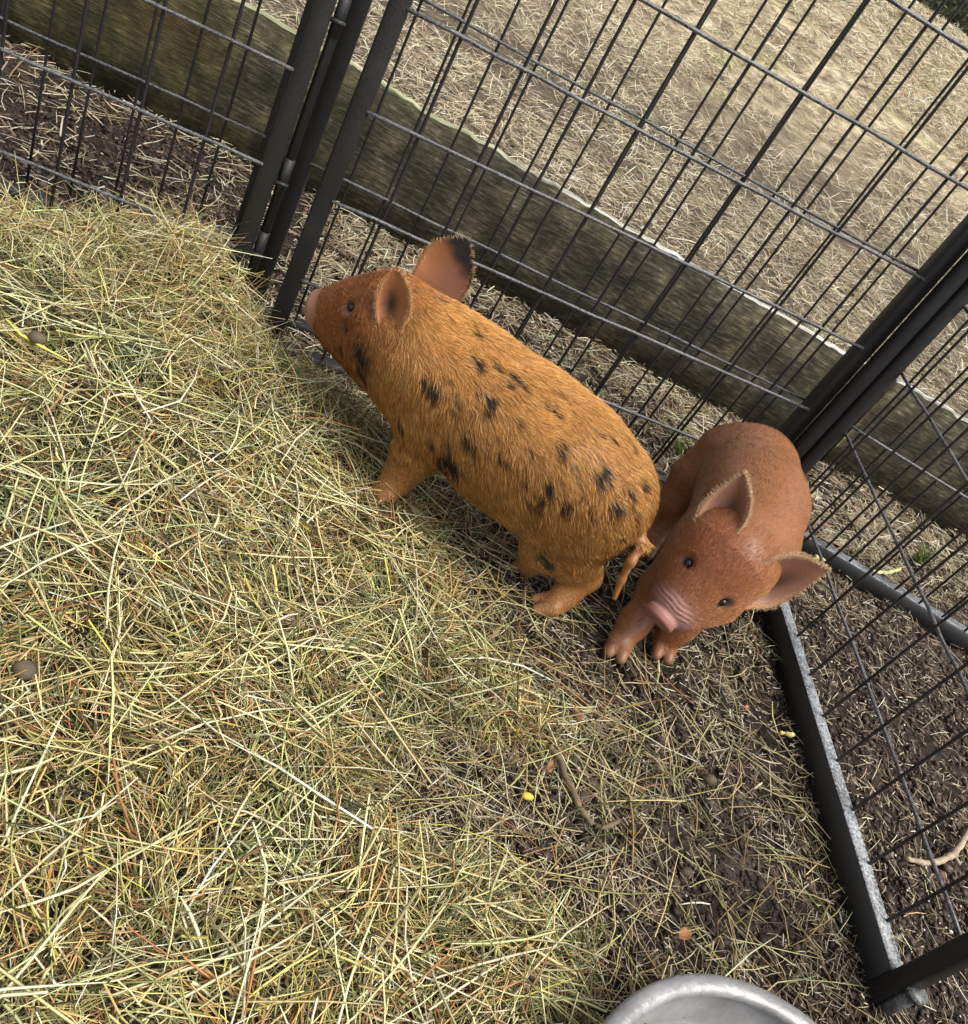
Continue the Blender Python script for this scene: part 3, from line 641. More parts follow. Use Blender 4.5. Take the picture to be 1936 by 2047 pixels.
tuft(1835, 1125, 34, .075, 'short bright green tuft outside the bottom rail on the right', .9)
tuft(1232, 872, 12, .07, 'sparse green tuft between the two piglets behind the wire', 1.3)
tuft(1355, 905, 12, .08, 'thin green blades behind the wire above the red piglet', 1.3)

# far hedge in the top right corner
def bush(c, r, n, label):
    root = empty('bush', (c[0], c[1], c[2])); tag(root, label, 'bush', 'dark bushes at the end of the field')
    P = rng.normal(0, 1, (n, 3)); P /= np.linalg.norm(P, axis=1)[:, None]; P *= (rng.random((n, 1)) ** .4) * np.array(r); P[:, 2] = np.abs(P[:, 2])
    P *= (1 + .25 * vnoise(P, 1.5, 91))[:, None]
    a = rng.normal(0, 1, (n, 3)); a /= np.linalg.norm(a, axis=1)[:, None]; b = np.cross(a, rng.normal(0, 1, (n, 3))); b /= np.linalg.norm(b, axis=1)[:, None]
    s = rng.uniform(.03, .07, (n, 1)); V = np.stack([P - a * s, P + b * s * .5, P + a * s, P - b * s * .5], 1).reshape(-1, 3)
    col = np.repeat(np.array([.07, .085, .045]) * (1 + rng.normal(0, .35, (n, 1))), 4, axis=0)
    mesh_np('foliage', V, np.arange(4 * n).reshape(-1, 4), mat_attr('bush leaves', .6, .3, .2), root, col=np.clip(col, .01, .3))
    mb = MB()
    for i in range(6):
        e = rng.normal(0, .5, 3) * r; e[2] = abs(e[2]) + .2; mb.tube([(0, 0, -.3), e * .5, e], [.05, .03, .01], 6)
    mb.build('branches', M_twig, root)
hd = np.array([.59, 1.10]); hd /= np.linalg.norm(hd)
for i, (dd, off, lb) in enumerate([(19, -1.6, 'dark bush at the end of the field, left of the others'), (18.5, .2, 'dark bush in the top right corner of the view'), (19.5, 2.2, 'dark bush at the end of the field, right of the others')]):
    p = hd * dd + np.array([hd[1], -hd[0]]) * off
    bush((p[0], p[1], float(field_rise(p[:1], p[1:])[0]) - .2), (1.5, 1.2, 2.2), 5000, lb)

# ------------------------------------------------------------------ piglets: one continuous skin each, from a distance field
def smin(a, b, k):
    h = np.clip(.5 + .5 * (b - a) / k, 0, 1); return b * (1 - h) + a * h - k * h * (1 - h)
class Field:
    """smoothly joined tapered limbs (cone between two spheres)"""
    def __init__(s): s.cones = []; s.discs = []; s.cuts = []; s.mods = []
    def chain(s, pts, k=.03):
        for a, b in zip(pts[:-1], pts[1:]): s.cones.append((np.array(a[:3], float), np.array(b[:3], float), a[3], b[3], k))
    def __call__(s, P):
        d = np.full(len(P), 9.0)
        for a, b, ra, rb, k in s.cones:
            ab = b - a; t = np.clip(((P - a) @ ab) / (ab @ ab), 0, 1); q = np.linalg.norm(P - a - t[:, None] * ab, axis=1) - (ra + (rb - ra) * t)
            d = smin(d, q, k)
        for m in s.mods: d = m(P, d)
        for c, n, R, h, rd, k in s.discs:
            v = P - c; ax = v @ n; rr = np.linalg.norm(v - ax[:, None] * n, axis=1)
            dx = rr - R + rd; dy = np.abs(ax) - h + rd
            q = np.minimum(np.maximum(dx, dy), 0) + np.hypot(np.maximum(dx, 0), np.maximum(dy, 0)) - rd
            d = smin(d, q, k)
        for c, r, k in s.cuts:
            q = (np.linalg.norm((P - c) / r, axis=1) - 1) * min(r); d = -smin(-d, q, k)
        return d
    def grad(s, P, e=.0015):
        g = np.stack([s(P + np.eye(3)[i] * e) - s(P - np.eye(3)[i] * e) for i in range(3)], 1); return g / (np.linalg.norm(g, axis=1)[:, None] + 1e-9)
    def hit(s, px, py):
        v = M @ np.array([(px - 968) / F, (py - 1023.5) / F, 1.0]); v /= np.linalg.norm(v); t = .6; best = (9, None)
        for _ in range(200):
            p = np.array([0, 0, H]) + t * v; d = float(s(p[None])[0])
            if d < best[0]: best = (d, p)
            if d < .0006 or t > 3: break
            t += d * .8
        return best[1]

def surface_net(f, lo, hi, h):
    lo = np.array(lo); n = np.ceil((np.array(hi) - lo) / h).astype(int) + 1
    # coarse pass decides where the fine grid is evaluated
    r = 5; nc = n // r + 2
    gc = np.stack(np.meshgrid(*[np.arange(k) for k in nc], indexing='ij'), -1).reshape(-1, 3)
    dc = f(lo + gc * h * r).reshape(nc)
    D = np.repeat(np.repeat(np.repeat(dc, r, 0), r, 1), r, 2)[:n[0], :n[1], :n[2]].copy()
    near = np.abs(D) < h * r * 2.2
    ii = np.argwhere(near); out = np.empty(len(ii))
    for a in range(0, len(ii), 400000): out[a:a + 400000] = f(lo + ii[a:a + 400000] * h)
    D[near] = out; D = np.where(D == 0, 1e-6, D)
    ins = D < 0; N0, N1, N2 = [k - 1 for k in n]
    cnt = np.zeros((N0, N1, N2), np.int8); pos = np.zeros((N0, N1, N2, 3))
    corner = lambda A, i, j, k: A[i:N0 + i, j:N1 + j, k:N2 + k]
    edges = []
    for ax in range(3):
        for u in (0, 1):
            for v in (0, 1):
                o = [0, 0, 0]; oo = [x for x in range(3) if x != ax]; o[oo[0]] = u; o[oo[1]] = v; p = list(o); p[ax] = 1; edges.append((o, p, ax))
    for o, p, ax in edges:
        a = corner(D, *o); b = corner(D, *p); m = (a < 0) != (b < 0); t = np.where(m, a / np.where(m, a - b, 1), 0)
        cnt += m
        for c in range(3): pos[..., c] += np.where(m, o[c] + (t if c == ax else 0), 0)
    act = cnt > 0; vid = np.full(act.shape, -1); vid[act] = np.arange(act.sum())
    base = np.argwhere(act); V = lo + (base + pos[act] / cnt[act][:, None]) * h
    Q = []
    for ax in range(3):
        o = [x for x in range(3) if x != ax]
        sl0 = [slice(0, n[0]), slice(0, n[1]), slice(0, n[2])]; sl1 = list(sl0); sl0[ax] = slice(0, n[ax] - 1); sl1[ax] = slice(1, n[ax])
        A = ins[tuple(sl0)]; B = ins[tuple(sl1)]; E = np.argwhere(A != B)
        ok = (E[:, o[0]] > 0) & (E[:, o[1]] > 0) & (E[:, o[0]] < n[o[0]] - 1) & (E[:, o[1]] < n[o[1]] - 1); E = E[ok]
        def vv(d0, d1):
            I = E.copy(); I[:, o[0]] -= d0; I[:, o[1]] -= d1; return vid[I[:, 0], I[:, 1], I[:, 2]]
        q = np.stack([vv(1, 1), vv(0, 1), vv(0, 0), vv(1, 0)], 1)
        flip = A[E[:, 0], E[:, 1], E[:, 2]] if ax != 1 else ~A[E[:, 0], E[:, 1], E[:, 2]]
        q = np.where(flip[:, None], q, q[:, ::-1]); Q.append(q)
    return V, np.vstack(Q)

def ear(bl, br, tip, facing, bulge=.35, cup=.30, th=.004, rnd=.55, rex=2.2, nu=22, nv=15, sink=.018, lean=0):
    """cupped ear: front and back skins; returns V, Q, uv, side"""
    bl, br, tip, facing = [np.array(x, float) for x in (bl, br, tip, facing)]
    bc = (bl + br) / 2; axis_ = tip - bc; L = np.linalg.norm(axis_); ax = axis_ / L; W = np.linalg.norm(br - bl) / 2
    nrm = facing - (facing @ ax) * ax; nrm /= np.linalg.norm(nrm); wd = (br - bl) / (2 * W); 
    V = []; uv = []
    for side in (0, 1):
        for i in range(nu):
            t = i / (nu - 1); u = -sink / L + t * (1 + sink / L); uc = max(u, 0)
            w = W * (1 + bulge * math.sin(math.pi * min(1, uc * 1.1)) ) * max(0.0, 1 - uc ** rex) ** rnd
            for j in range(nv):
                v = -1 + 2 * j / (nv - 1)
                d = (1 - v * v) * w * cup * 2 * (1 - .45 * uc)
                edge = math.sqrt(max(0, 1 - v * v)); tt = th * (.35 + .65 * edge) * (1 - .4 * uc)
                p = bc + ax * (u * L) + wd * (v * w * (1 - .12 * (1 - uc))) - nrm * d + nrm * (lean * uc * uc * L)
                if side: p = p - nrm * tt
                V.append(p); uv.append((uc, v, side))
    V = np.array(V); uv = np.array(uv); Q = []
    idx = lambda s, i, j: s * nu * nv + i * nv + j
    for i in range(nu - 1):
        for j in range(nv - 1):
            Q.append([idx(0, i, j), idx(0, i, j + 1), idx(0, i + 1, j + 1), idx(0, i + 1, j)])
            Q.append([idx(1, i, j), idx(1, i + 1, j), idx(1, i + 1, j + 1), idx(1, i, j + 1)])
        for j in (0, nv - 1): Q.append([idx(0, i, j), idx(0, i + 1, j), idx(1, i + 1, j), idx(1, i, j)])
    for j in range(nv - 1): Q.append([idx(0, nu - 1, j), idx(0, nu - 1, j + 1), idx(1, nu - 1, j + 1), idx(1, nu - 1, j)])
    return V, np.array(Q), uv

def hairs(name, P, D, length, width, col, mat, parent, origin, lift=None):
    n = len(P); mid = P + D * (length * .5)[:, None] + (lift * .25 if lift is not None else 0); tip = P + D * length[:, None]
    if lift is not None: mid = mid + 0
    r = rng.normal(0, 1, (n, 3)); a = np.cross(D, r); a /= np.linalg.norm(a, axis=1)[:, None]; b = np.cross(D, a)
    ring = [a, -.5 * a + .87 * b, -.5 * a - .87 * b]; V = []
    for k in ring: V.append(P + k * (width * .5)[:, None])
    for k in ring: V.append(mid + k * (width * .42)[:, None])
    V.append(tip); V = np.stack(V, 1)
    base = (np.arange(n) * 7)[:, None, None]
    q = np.array([[0, 1, 4, 3], [1, 2, 5, 4], [2, 0, 3, 5]])[None] + base; t = np.array([[3, 4, 6], [4, 5, 6], [5, 3, 6]])[None] + base
    cc = np.repeat(col[:, None], 7, 1); cc[:, 3:6] *= 1.05; cc[:, 6] *= 1.25
    o = mesh_np(name, V.reshape(-1, 3) - origin, [q.reshape(-1, 4), t.reshape(-1, 3)], mat, parent, col=np.clip(cc.reshape(-1, 3), .004, .95)); o['kind'] = 'stuff'
    return o
def sample_mesh(V, Q, n):
    T = np.vstack([Q[:, [0, 1, 2]], Q[:, [0, 2, 3]]]); a, b, c = V[T[:, 0]], V[T[:, 1]], V[T[:, 2]]
    ar = np.linalg.norm(np.cross(b - a, c - a), axis=1); i = rng.choice(len(T), n, p=ar / ar.sum()); u = rng.random((n, 2)); f = u.sum(1) > 1; u[f] = 1 - u[f]
    return a[i] + u[:, :1] * (b[i] - a[i]) + u[:, 1:] * (c[i] - a[i])

def eyeball(c, n, r, k=12):
    mb = MB(); mb.blob(c, (r, r, r), k=k, jit=0); return np.vstack(mb.V), np.vstack(mb.Q)

M_skin = mat_attr('piglet skin', .42, .45, 0, .05); M_hair = mat_attr('piglet hair', .42, .45, .12)
M_eye, t_, b_ = new_mat('wet dark eye'); b_.inputs['Base Color'].default_value = (.016, .009, .006, 1); b_.inputs['Roughness'].default_value = .22
M_hoof = None

def build_piglet(fld, base, label, lo, hi, colour, ears, eyes, snout, hooves, coat, res=.0028):
    base = np.array(base, float)
    root = empty('piglet', base); tag(root, label, 'piglet')
    V, Q = surface_net(fld, lo, hi, res)
    col = colour(V)
    mi = np.zeros(len(Q), int); VV, QQ, CC, MI = [V], [Q], [col], [mi]; n0 = len(V)
    fringe = []
    for e in ears:
        v, q, uv = ear(*e['pts'], **e.get('kw', {})); cc = e['col'](v, uv); VV.append(v); QQ.append(q + n0); CC.append(cc); MI.append(np.zeros(len(q), int)); n0 += len(v)
        fringe.append((v, uv, cc, e))
    for c, r in eyes:
        v, q = eyeball(c, None, r); VV.append(v); QQ.append(q + n0); CC.append(np.full((len(v), 3), .01)); MI.append(np.ones(len(q), int)); n0 += len(v)
    body = mesh_np('body', np.vstack(VV) - base, np.vstack(QQ), [M_skin, M_eye], root, col=np.vstack(CC), smooth=True, midx=np.concatenate(MI))
    # coat
    P = sample_mesh(V, Q, coat['n']); P = P[coat['keep'](P)]; n = len(P); Nn = fld.grad(P)
    fl = coat['flow'](P); fl = fl - (fl * Nn).sum(1)[:, None] * Nn; fl /= np.linalg.norm(fl, axis=1)[:, None] + 1e-9
    side = np.cross(Nn, fl); w1 = vnoise(P, coat.get('clump', 75), 7) * .55 + vnoise(P, 18, 8) * .25 + rng.normal(0, .12, n)
    D = fl + side * w1[:, None] + Nn * (coat['lift'] + np.abs(rng.normal(0, coat['lift'] * .8, n)))[:, None]; D /= np.linalg.norm(D, axis=1)[:, None]
    ln = coat['len'](P) * rng.uniform(.6, 1.25, n); wd = coat['wid'] * rng.uniform(.6, 1.4, n); hc = coat['col'](P)
    HP, HD, HL, HW, HC = [P - Nn * .0005], [D], [ln], [wd], [hc]
    # pale fringe along the ear rims
    for v, uv, cc, e in fringe:
        m = np.where((np.abs(uv[:, 1]) > .8) & (uv[:, 2] == 0) & (uv[:, 0] > .02))[0]; i = rng.choice(m, e.get('fr', 700)); p = v[i] + rng.normal(0, .0016, (len(i), 3))
        bc = (np.array(e['pts'][0]) + np.array(e['pts'][1])) / 2; ax = np.array(e['pts'][2]) - bc; ax /= np.linalg.norm(ax); wdv = np.array(e['pts'][1]) - np.array(e['pts'][0]); wdv /= np.linalg.norm(wdv)
        d = ax[None] * .8 + wdv[None] * (np.sign(uv[i, 1]) * .75)[:, None] + rng.normal(0, .22, (len(i), 3)); d /= np.linalg.norm(d, axis=1)[:, None]
        HP.append(p); HD.append(d); HL.append(rng.uniform(.003, .0075, len(i))); HW.append(rng.uniform(.0003, .0006, len(i))); HC.append(np.array(e['fringe'])[None] * (1 + rng.normal(0, .12, (len(i), 1))))
        # short hairs over both faces of the ear
        i = rng.choice(len(v), e.get('sh', 900)); p = v[i] + rng.normal(0, .0012, (len(i), 3)); d = ax[None] + rng.normal(0, .3, (len(i), 3)) + wdv[None] * (uv[i, 1] * .5)[:, None]; d /= np.linalg.norm(d, axis=1)[:, None]
        HP.append(p); HD.append(d); HL.append(rng.uniform(.004, .008, len(i))); HW.append(rng.uniform(.0003, .0006, len(i))); HC.append(cc[i] * 1.25)
    hairs('hair_coat', np.vstack(HP), np.vstack(HD), np.concatenate(HL), np.concatenate(HW), np.vstack(HC), M_hair, root, base)
    return root, body

def A(px, py, z, r): return (*at(px, py, z), r)
def toes(f, p, d, r=.017, up=.016):
    """cloven foot: two toes side by side, pointing along d"""
    d = np.array([*d, 0.]); d /= np.linalg.norm(d); s = np.array([-d[1], d[0], 0]); p = np.array(p[:3], float)
    for k in (-1, 1):
        q0 = p + s * k * .010; q0[2] = up + .012; q1 = p + s * k * .0125 + d * .026; q1[2] = up - .003
        f.cones.append((q0, q1, r * .86, r * .62, .006))

def wrinkle(f, c, n, upv, L0, L1, amp, per):
    def m(P, d):
        v = P - c; s_ = -(v @ n); up = (v - (v @ n)[:, None] * n) @ upv
        w_ = np.clip((s_ - L0) / .006, 0, 1) * np.clip((L1 - s_) / .012, 0, 1) * np.clip((up + .004) / .014, 0, 1) * (np.linalg.norm(v, axis=1) < .12)
        sn = np.sin(2 * math.pi * (s_ + up * .35 + .0035 * vnoise(P, 38, 5)) / per); return d + amp * w_ * (np.abs(sn) ** .7 * np.sign(sn) - .2)
    f.mods.append(m)

# ---- spotted piglet
f = Field()
f.chain([A(1187, 985, .235, .107), A(1112, 925, .245, .113), A(1020, 855, .245, .114), A(905, 768, .245, .110), A(828, 702, .255, .092), A(770, 645, .265, .080)], .05)
f.chain([A(770, 645, .265, .080), A(705, 632, .235, .056), A(652, 622, .215, .036)], .035)
f.chain([A(742, 690, .225, .060), A(690, 665, .205, .040)], .03)                       # jowl
f.chain([A(1000, 905, .20, .088), A(1100, 975, .20, .088)], .04)                       # belly
f.chain([A(866, 850, .185, .060), A(826, 915, .105, .037), A(790, 962, .055, .022), A(766, 990, .035, .019)], .03)   # near fore leg
f.chain([A(850, 770, .16, .05), A(835, 840, .08, .032), A(815, 900, .03, .024)], .03)
f.chain([A(1160, 1055, .165, .078), A(1150, 1118, .105, .044), A(1172, 1152, .078, .024), A(1130, 1190, .042, .020), A(1103, 1212, .026, .0195)], .025)
f.chain([A(1120, 1035, .17, .06), A(1085, 1095, .10, .036), A(1062, 1128, .035, .025)], .025)
tl = [A(1262, 1050, .235, .020), A(1283, 1088, .225, .010), A(1262, 1122, .20, .0075), A(1243, 1158, .16, .0062), A(1229, 1195, .125, .0048)]
f.chain(tl, .010)
heading1 = (np.array(f.cones[3][1]) - np.array(f.cones[0][0]))[:2]; heading1 /= np.linalg.norm(heading1)
lat1 = np.array([-heading1[1], heading1[0]])
toes(f, at(765, 995, .03), (-.75, -.35), up=.028); toes(f, at(1100, 1213, .02), (-.8, .0), up=.018); toes(f, at(1060, 1130, .02), (-.8, .1), up=.018)
sc_ = at(640, 620, .212); sn_ = sc_ - at(705, 632, .235); sn_ /= np.linalg.norm(sn_)
f.discs.append((sc_ + sn_ * .004, sn_, .033, .011, .006, .010))
upv = np.array([0, 0, 1.]) - sn_[2] * sn_; upv /= np.linalg.norm(upv); sdv = np.cross(sn_, upv)
for k in (-1, 1): f.cuts.append((sc_ + sn_ * .015 + sdv * k * .011 + upv * .002, np.array([.006, .006, .008]), .003))
e1 = f.hit(697, 612); en = f.grad(e1[None])[0]
f.cuts.append((e1 + en * .004, np.array([.012, .012, .012]), .008))
ring = [np.cos(t) * np.cross(en, [0, 0, 1.]) + np.sin(t) * np.cross(en, np.cross(en, [0, 0, 1.])) * .7 for t in np.linspace(0, 2 * math.pi, 11)]
f.chain([(*(e1 - en * .003 + r_ * .010), .0036) for r_ in ring], .004)
SP = [(941, 658, 14, 17), (874, 593, 8, 10), (951, 722, 13, 26), (987, 728, 9, 16), (1019, 752, 12, 20), (1043, 768, 8, 9), (868, 773, 17, 22), (846, 758, 8, 8), (910, 793, 7, 9), (955, 775, 8, 14), (981, 797, 13, 19), (969, 811, 12, 8),
      (1112, 781, 8, 5), (1140, 795, 6, 4), (1102, 815, 13, 17), (1035, 837, 7, 11), (931, 869, 10, 20), (945, 885, 7, 14), (856, 877, 8, 12), (890, 877, 7, 7), (896, 920, 34, 28), (880, 928, 22, 20), (1003, 906, 9, 9), (1116, 898, 10, 19), (1197, 950, 18, 16), (1205, 933, 8, 18),
      (1193, 861, 8, 7), (1217, 869, 8, 8), (1241, 859, 7, 4), (1261, 887, 7, 6), (1285, 962, 9, 14), (1259, 978, 8, 13), (1052, 950, 6, 7), (1095, 965, 9, 18), (1085, 985, 10, 10), (1052, 994, 9, 8), (1073, 1006, 13, 9), (1128, 1010, 10, 17), (1135, 1000, 7, 10), (1229, 1010, 15, 11),
      (1271, 1027, 8, 12), (1181, 1018, 4, 7), (1245, 1071, 7, 14), (1172, 1087, 4, 8), (1120, 880, 6, 10), (797, 838, 9, 18), (1080, 1108, 17, 22), (1098, 1130, 15, 16), (722, 705, 18, 34), (718, 735, 12, 18), (693, 648, 6, 8), (681, 690, 4, 8), (905, 812, 5, 7), (1062, 905, 5, 8), (1150, 940, 5, 8), (1010, 765, 8, 14), (1165, 975, 4, 7), (1262, 1092, 12, 14)]
spots = []
nosk = Field(); nosk.cones = [c for c in f.cones]
for px, py, rx, ry in SP:
    p = nosk.hit(px, py); spots.append((p, (rx * .95 + 2) / 1190., (ry * 1.15 + 5) / 1190.))
sp_c = np.array([s_[0] for s_ in spots]); sp_r = np.array([[s_[1], s_[2]] for s_ in spots])
flow1 = np.array([*(-heading1 * .75), -.65]); flow1 /= np.linalg.norm(flow1)
def spotmask(P, soft=.35):
    """dark patches of hair, ragged, drawn out along the lie of the coat"""
    m = np.zeros(len(P)); wob = .30 * vnoise(P, 110, 15) + .25 * vnoise(P, 240, 16)
    for c, r in zip(sp_c, sp_r):
        v = P - c; a = v @ flow1; b = np.sqrt(np.maximum((v * v).sum(1) - a * a, 0)); q = np.sqrt((a / (r[1])) ** 2 + (b / r[0]) ** 2)
        m = np.maximum(m, np.clip((1.08 + wob - q) / soft, 0, 1))
    return m
SC1, SN1 = sc_, sn_
headc = at(770, 645, .265)
def col1(P):
    base = np.array([.29, .118, .030]); red = np.array([.21, .068, .020]); pink = np.array([.34, .17, .13])
    n_ = vnoise(P, 9, 3) * .5 + vnoise(P, 30, 4) * .3
    c = base * (1 + .16 * n_)[:, None]
    dh = np.linalg.norm(P - at(735, 640, .25), axis=1); k = np.clip((.15 - dh) / .07, 0, 1)[:, None]; c = c * (1 - k) + red * (1 + .2 * n_)[:, None] * k
    ds = np.linalg.norm(P - SC1, axis=1); k = np.clip((.048 - ds) / .02, 0, 1)[:, None]; c = c * (1 - k) + pink * k
    feet = np.clip((.065 - P[:, 2]) / .04, 0, 1)[:, None] * .6; c = c * (1 - feet) + np.array([.30, .145, .075]) * feet; tip_ = np.clip((.020 - P[:, 2]) / .010, 0, 1)[:, None] * .7; c = c * (1 - tip_) + np.array([.13, .085, .06]) * tip_
    de = np.linalg.norm(P - e1, axis=1); k = np.clip((.020 - de) / .010, 0, 1)[:, None]; c = c * (1 - k) + np.array([.20, .09, .06]) * k
    s_ = spotmask(P, .6)[:, None] * .95; return c * (1 - s_) + np.array([.018, .014, .013]) * s_
def hcol1(P):
    n = len(P); base = np.array([.66, .33, .088]); c = base * (1 + rng.normal(0, .20, (n, 1)) + .22 * vnoise(P, 95, 9)[:, None])
    pale = rng.random(n) < .22; c[pale] = np.array([.80, .50, .20]) * (1 + rng.normal(0, .1, (pale.sum(), 1)))
    dk = rng.random(n) < .15; c[dk] = np.array([.30, .12, .035])
    dh = np.linalg.norm(P - at(735, 640, .25), axis=1); k = np.clip((.155 - dh) / .06, 0, 1)[:, None]; c = c * (1 - k) + c * np.array([.50, .34, .30]) * k
    s_ = (spotmask(P - np.array([flow1]) * rng.uniform(0, .012, (n, 1)), .75) > rng.uniform(.10, .90, n))[:, None]; return np.where(s_, np.array([.022, .018, .017]) * (1 + rng.normal(0, .3, (n, 1))), c)
spine1 = [f.cones[i][0] for i in range(5)]
def flow_1(P):
    up = np.clip((P[:, 2] - .29) / .06, 0, 1)[:, None]
    d = np.array([*(-heading1 * .55), -.80])[None] * (1 - up) + np.array([*(-heading1), -.15])[None] * up
    return d + .25 * np.stack([vnoise(P, 7, 61), vnoise(P, 7, 62), vnoise(P, 7, 63)], 1)
def tdist(P):
    d = np.full(len(P), 9.)
    for a, b in zip(tl[1:-1], tl[2:]):
        a = np.array(a[:3]); ab = np.array(b[:3]) - a; t = np.clip(((P - a) @ ab) / (ab @ ab), 0, 1); d = np.minimum(d, np.linalg.norm(P - a - t[:, None] * ab, axis=1))
    return d
def keep1(P): return (np.linalg.norm(P - SC1, axis=1) > .040) & (np.linalg.norm(P - e1, axis=1) > .013) & (P[:, 2] > .03) & (tdist(P) > .012)
def len1(P):
    dh = np.linalg.norm(P - at(720, 632, .24), axis=1); return np.where(P[:, 2] < .12, .007, np.interp(dh, [.06, .16], [.005, .0205]))
camv = np.array([0, 0, H])
h1_, h2_ = f.hit(755, 655), f.hit(802, 668); print('near ear', h1_, h2_)
ear_near = dict(pts=(h1_, h2_, at(795, 540, (h1_[2] + h2_[2]) / 2 + .085), camv - h1_ + np.array([-.12, 0, 0])),
                kw=dict(bulge=.60, cup=.17, rnd=.5, rex=4.5), fringe=(.62, .40, .20), fr=600, sh=900,
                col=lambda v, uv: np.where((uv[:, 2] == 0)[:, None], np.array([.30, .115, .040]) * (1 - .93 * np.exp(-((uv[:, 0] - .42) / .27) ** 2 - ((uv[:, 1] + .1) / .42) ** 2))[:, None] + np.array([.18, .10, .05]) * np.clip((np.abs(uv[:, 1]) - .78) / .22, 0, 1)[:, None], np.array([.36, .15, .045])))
ear_far = dict(pts=(at(826, 530, .335), at(912, 616, .325), at(936, 478, .425), camv - at(880, 560, .36) + np.array([-.1, .0, .0])),
               kw=dict(bulge=.16, cup=.14, rnd=.75, rex=2.2), fringe=(.60, .40, .18), fr=500, sh=900,
               col=lambda v, uv: (lambda k: (np.array([.33, .135, .055]) + np.array([.04, .03, .05]) * np.clip(uv[:, 1:2] + .5, 0, 1)) * (1 - k) + np.array([.035, .030, .032]) * k)(np.clip((uv[:, 0] - .50 + .16 * uv[:, 1] + .10 * vnoise(v, 60, 19)) / .16, 0, 1)[:, None]))
build_piglet(f, (*at(1000, 1060, .0)[:2], .0), 'ginger piglet with black spots standing with its snout to the wire', (.03, .85, -.01), (.95, 1.65, .42), col1, [ear_near, ear_far],
             [(e1 - en * .0065, .0078)], None, None, dict(n=135000, keep=keep1, flow=flow_1, len=len1, wid=.00066, lift=.10, col=hcol1))

# ---- red piglet
f = Field()
f.chain([A(1497, 945, .235, .102), A(1500, 1010, .235, .100), A(1482, 1075, .23, .094), A(1448, 1112, .232, .088)], .05)
f.chain([A(1448, 1112, .232, .088), A(1397, 1161, .185, .064), A(1348, 1207, .150, .036)], .03)
f.chain([A(1425, 1195, .165, .050), A(1372, 1225, .135, .034)], .03); f.chain([A(1372, 1120, .17, .046), A(1340, 1185, .135, .034)], .03)
f.chain([A(1450, 930, .21, .080), A(1395, 962, .155, .054), A(1348, 1015, .09, .036), A(1318, 1062, .035, .026), A(1300, 1082, .02, .022)], .03)
f.chain([A(1530, 1010, .15, .07), A(1500, 1090, .08, .04), A(1490, 1130, .02, .025)], .03)
f.chain([A(1395, 1105, .165, .062), A(1318, 1180, .10, .034), A(1268, 1245, .05, .0235), A(1240, 1283, .028, .0205)], .03)
f.chain([A(1430, 1180, .14, .052), A(1358, 1245, .07, .030), A(1330, 1285, .028, .021)], .03)
toes(f, at(1236, 1288, .02), (-.30, -.95), r=.0165, up=.018); toes(f, at(1326, 1290, .02), (-.15, -.95), r=.0165, up=.018)
toes(f, at(1296, 1086, .02), (-.4, -.9), up=.018)
sc_ = at(1322, 1231, .130); sn_ = sc_ - at(1395, 1163, .185); sn_ /= np.linalg.norm(sn_); sn_ = sn_ + np.array([-.1, -.10, -.35]); sn_ /= np.linalg.norm(sn_)
upv = np.array([0, 0, 1.]) - sn_[2] * sn_; upv /= np.linalg.norm(upv); sdv = np.cross(sn_, upv)
wrinkle(f, sc_, sn_, upv, .011, .042, .0016, .0085)
f.discs.append((sc_ + sn_ * .003, sn_, .0315, .009, .0045, .005))
for k in (-1, 1): f.cuts.append((sc_ + sn_ * .013 + sdv * k * .013 + upv * .001, np.array([.0065, .0065, .0085]), .003))
EY = []
for px, py in ((1373, 1124), (1448, 1209)):
    e_ = f.hit(px, py); n_ = f.grad(e_[None])[0]; EY.append((e_, n_))
for e_, n_ in EY:
    f.cuts.append((e_ + n_ * .004, np.array([.013, .013, .013]), .009))
    a_ = np.cross(n_, sn_); a_ /= np.linalg.norm(a_); b2 = np.cross(n_, a_)
    f.chain([(*(e_ - n_ * .003 + (np.cos(t) * a_ * .42 + np.sin(t) * b2) * .0098), .0047) for t in np.linspace(0, 2 * math.pi, 12)], .005)
SC2 = sc_; EYc = [e_ for e_, _ in EY]; hd2 = at(1448, 1112, .232)
heading2 = (at(1448, 1112, .232) - at(1497, 945, .235))[:2]; heading2 /= np.linalg.norm(heading2)
fhead2 = at(1330, 1222, .13) - at(1448, 1112, .24); fhead2 /= np.linalg.norm(fhead2)
def col2(P):
    n_ = vnoise(P, 9, 23) * .5 + vnoise(P, 30, 24) * .3; c = np.array([.255, .098, .034]) * (1 + .14 * n_)[:, None]
    dk = np.clip((.13 - np.linalg.norm(P - at(1430, 1120, .28), axis=1)) / .08, 0, 1)[:, None]; c = c * (1 - .5 * dk) + np.array([.26, .085, .045]) * .5 * dk
    ds = np.linalg.norm(P - SC2, axis=1); k = np.clip((.075 - ds) / .03, 0, 1)[:, None]; c = c * (1 - k) + np.array([.33, .165, .135]) * k
    v = (P - SC2) @ sn_; k = (np.clip(v / .006, 0, 1) * (ds < .05))[:, None] * .55; c = c * (1 - k) + np.array([.30, .11, .07]) * k
    for e_ in EYc:
        k = np.clip((.024 - np.linalg.norm(P - e_, axis=1)) / .012, 0, 1)[:, None] * .8; c = c * (1 - k) + np.array([.14, .07, .05]) * k; k = np.clip((.0135 - np.linalg.norm(P - e_, axis=1)) / .004, 0, 1)[:, None] * .8; c = c * (1 - k) + np.array([.05, .026, .02]) * k
    feet = np.clip((.05 - P[:, 2]) / .03, 0, 1)[:, None] * .6; c = c * (1 - feet) + np.array([.25, .125, .075]) * feet; tip_ = np.clip((.018 - P[:, 2]) / .010, 0, 1)[:, None] * .75; return c * (1 - tip_) + np.array([.10, .07, .055]) * tip_
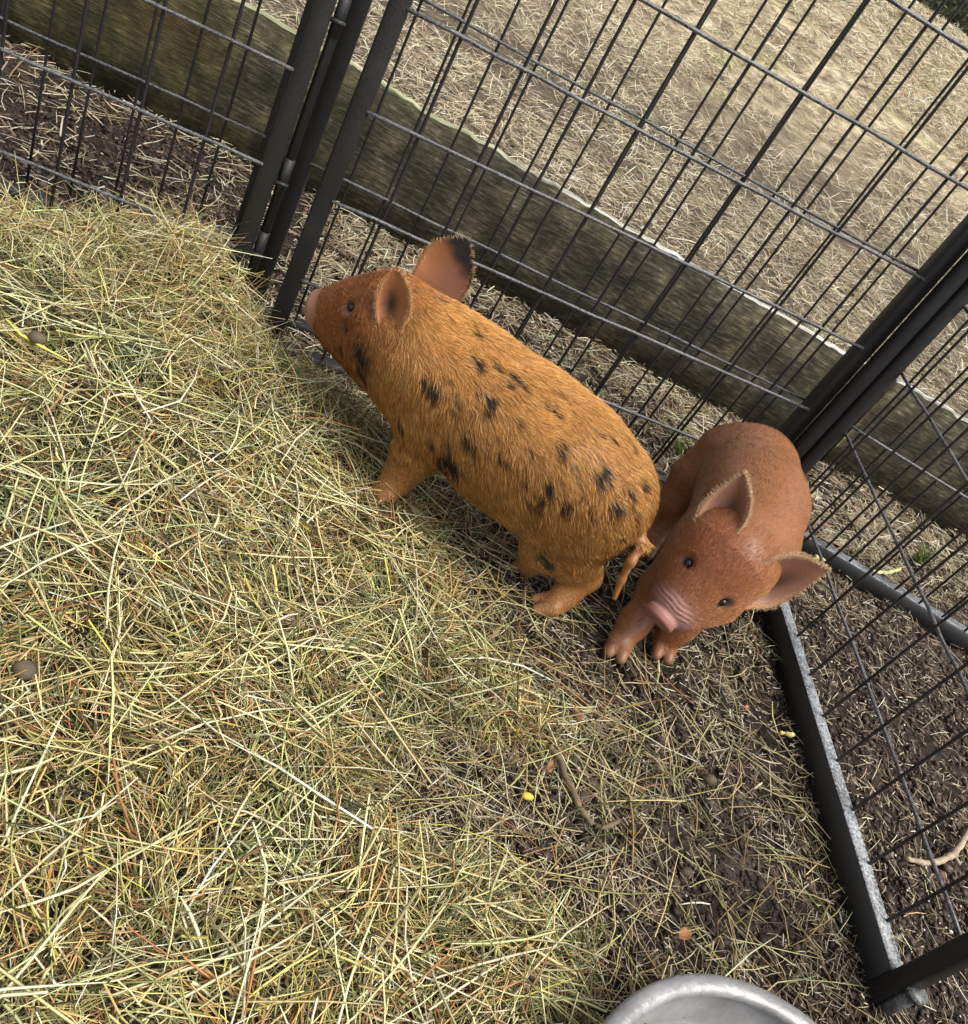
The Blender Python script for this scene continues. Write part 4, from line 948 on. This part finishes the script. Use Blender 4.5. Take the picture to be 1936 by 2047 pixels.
def hcol2(P):
    n = len(P); c = np.array([.43, .180, .068]) * (1 + rng.normal(0, .20, (n, 1)) + .16 * vnoise(P, 90, 9)[:, None]); pale = rng.random(n) < .10; c[pale] = np.array([.54, .29, .13])
    dh = np.clip((.11 - np.linalg.norm(P - at(1430, 1120, .28), axis=1)) / .05, 0, 1) > rng.random(n); c[dh] = c[dh] * np.array([.85, .68, .72]); 
    crown = np.clip((.05 - np.linalg.norm(P - at(1490, 1068, .29), axis=1)) / .03, 0, 1) > rng.random(n); c[crown] = np.array([.62, .36, .18]); return c
def flow_2(P):
    hd_ = np.clip((.13 - np.linalg.norm(P - at(1420, 1145, .23), axis=1)) / .05, 0, 1)[:, None]
    b_ = np.array([*(-heading2 * .8), -.55])[None]; return b_ * (1 - hd_) + (-fhead2)[None] * hd_ * 1.1 + .3 * np.stack([vnoise(P, 9, 71), vnoise(P, 9, 72), vnoise(P, 9, 73)], 1)
def keep2(P):
    k = (np.linalg.norm(P - SC2, axis=1) > .052) & (P[:, 2] > .028)
    for e_ in EYc: k &= np.linalg.norm(P - e_, axis=1) > .0135
    return k
def len2(P): return np.interp(np.linalg.norm(P - at(1440, 1110, .27), axis=1), [.05, .12], [.0135, .0095])
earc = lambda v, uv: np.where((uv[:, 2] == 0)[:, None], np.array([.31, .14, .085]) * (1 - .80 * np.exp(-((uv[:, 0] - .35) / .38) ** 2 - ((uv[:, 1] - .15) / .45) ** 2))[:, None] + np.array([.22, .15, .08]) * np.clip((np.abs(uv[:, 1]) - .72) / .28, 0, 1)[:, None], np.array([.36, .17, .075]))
l1_, l2_, r1_, r2_ = f.hit(1384, 1050), f.hit(1474, 1074), f.hit(1524, 1122), f.hit(1500, 1222); print('ears', l1_, l2_, r1_, r2_)
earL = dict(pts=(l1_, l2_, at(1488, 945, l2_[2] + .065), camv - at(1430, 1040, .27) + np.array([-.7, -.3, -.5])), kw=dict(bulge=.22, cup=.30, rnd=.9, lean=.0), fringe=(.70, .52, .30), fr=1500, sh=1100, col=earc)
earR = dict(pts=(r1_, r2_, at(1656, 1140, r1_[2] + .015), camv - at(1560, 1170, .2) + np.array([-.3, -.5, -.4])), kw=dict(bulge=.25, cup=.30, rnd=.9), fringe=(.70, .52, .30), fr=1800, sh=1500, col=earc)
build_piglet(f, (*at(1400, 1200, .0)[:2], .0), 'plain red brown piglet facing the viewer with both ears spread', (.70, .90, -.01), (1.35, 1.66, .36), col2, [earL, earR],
             [(e_ - n_ * .0070, .0078) for e_, n_ in EY], None, None, dict(n=95000, keep=keep2, flow=flow_2, len=len2, wid=.00056, lift=.085, col=hcol2))
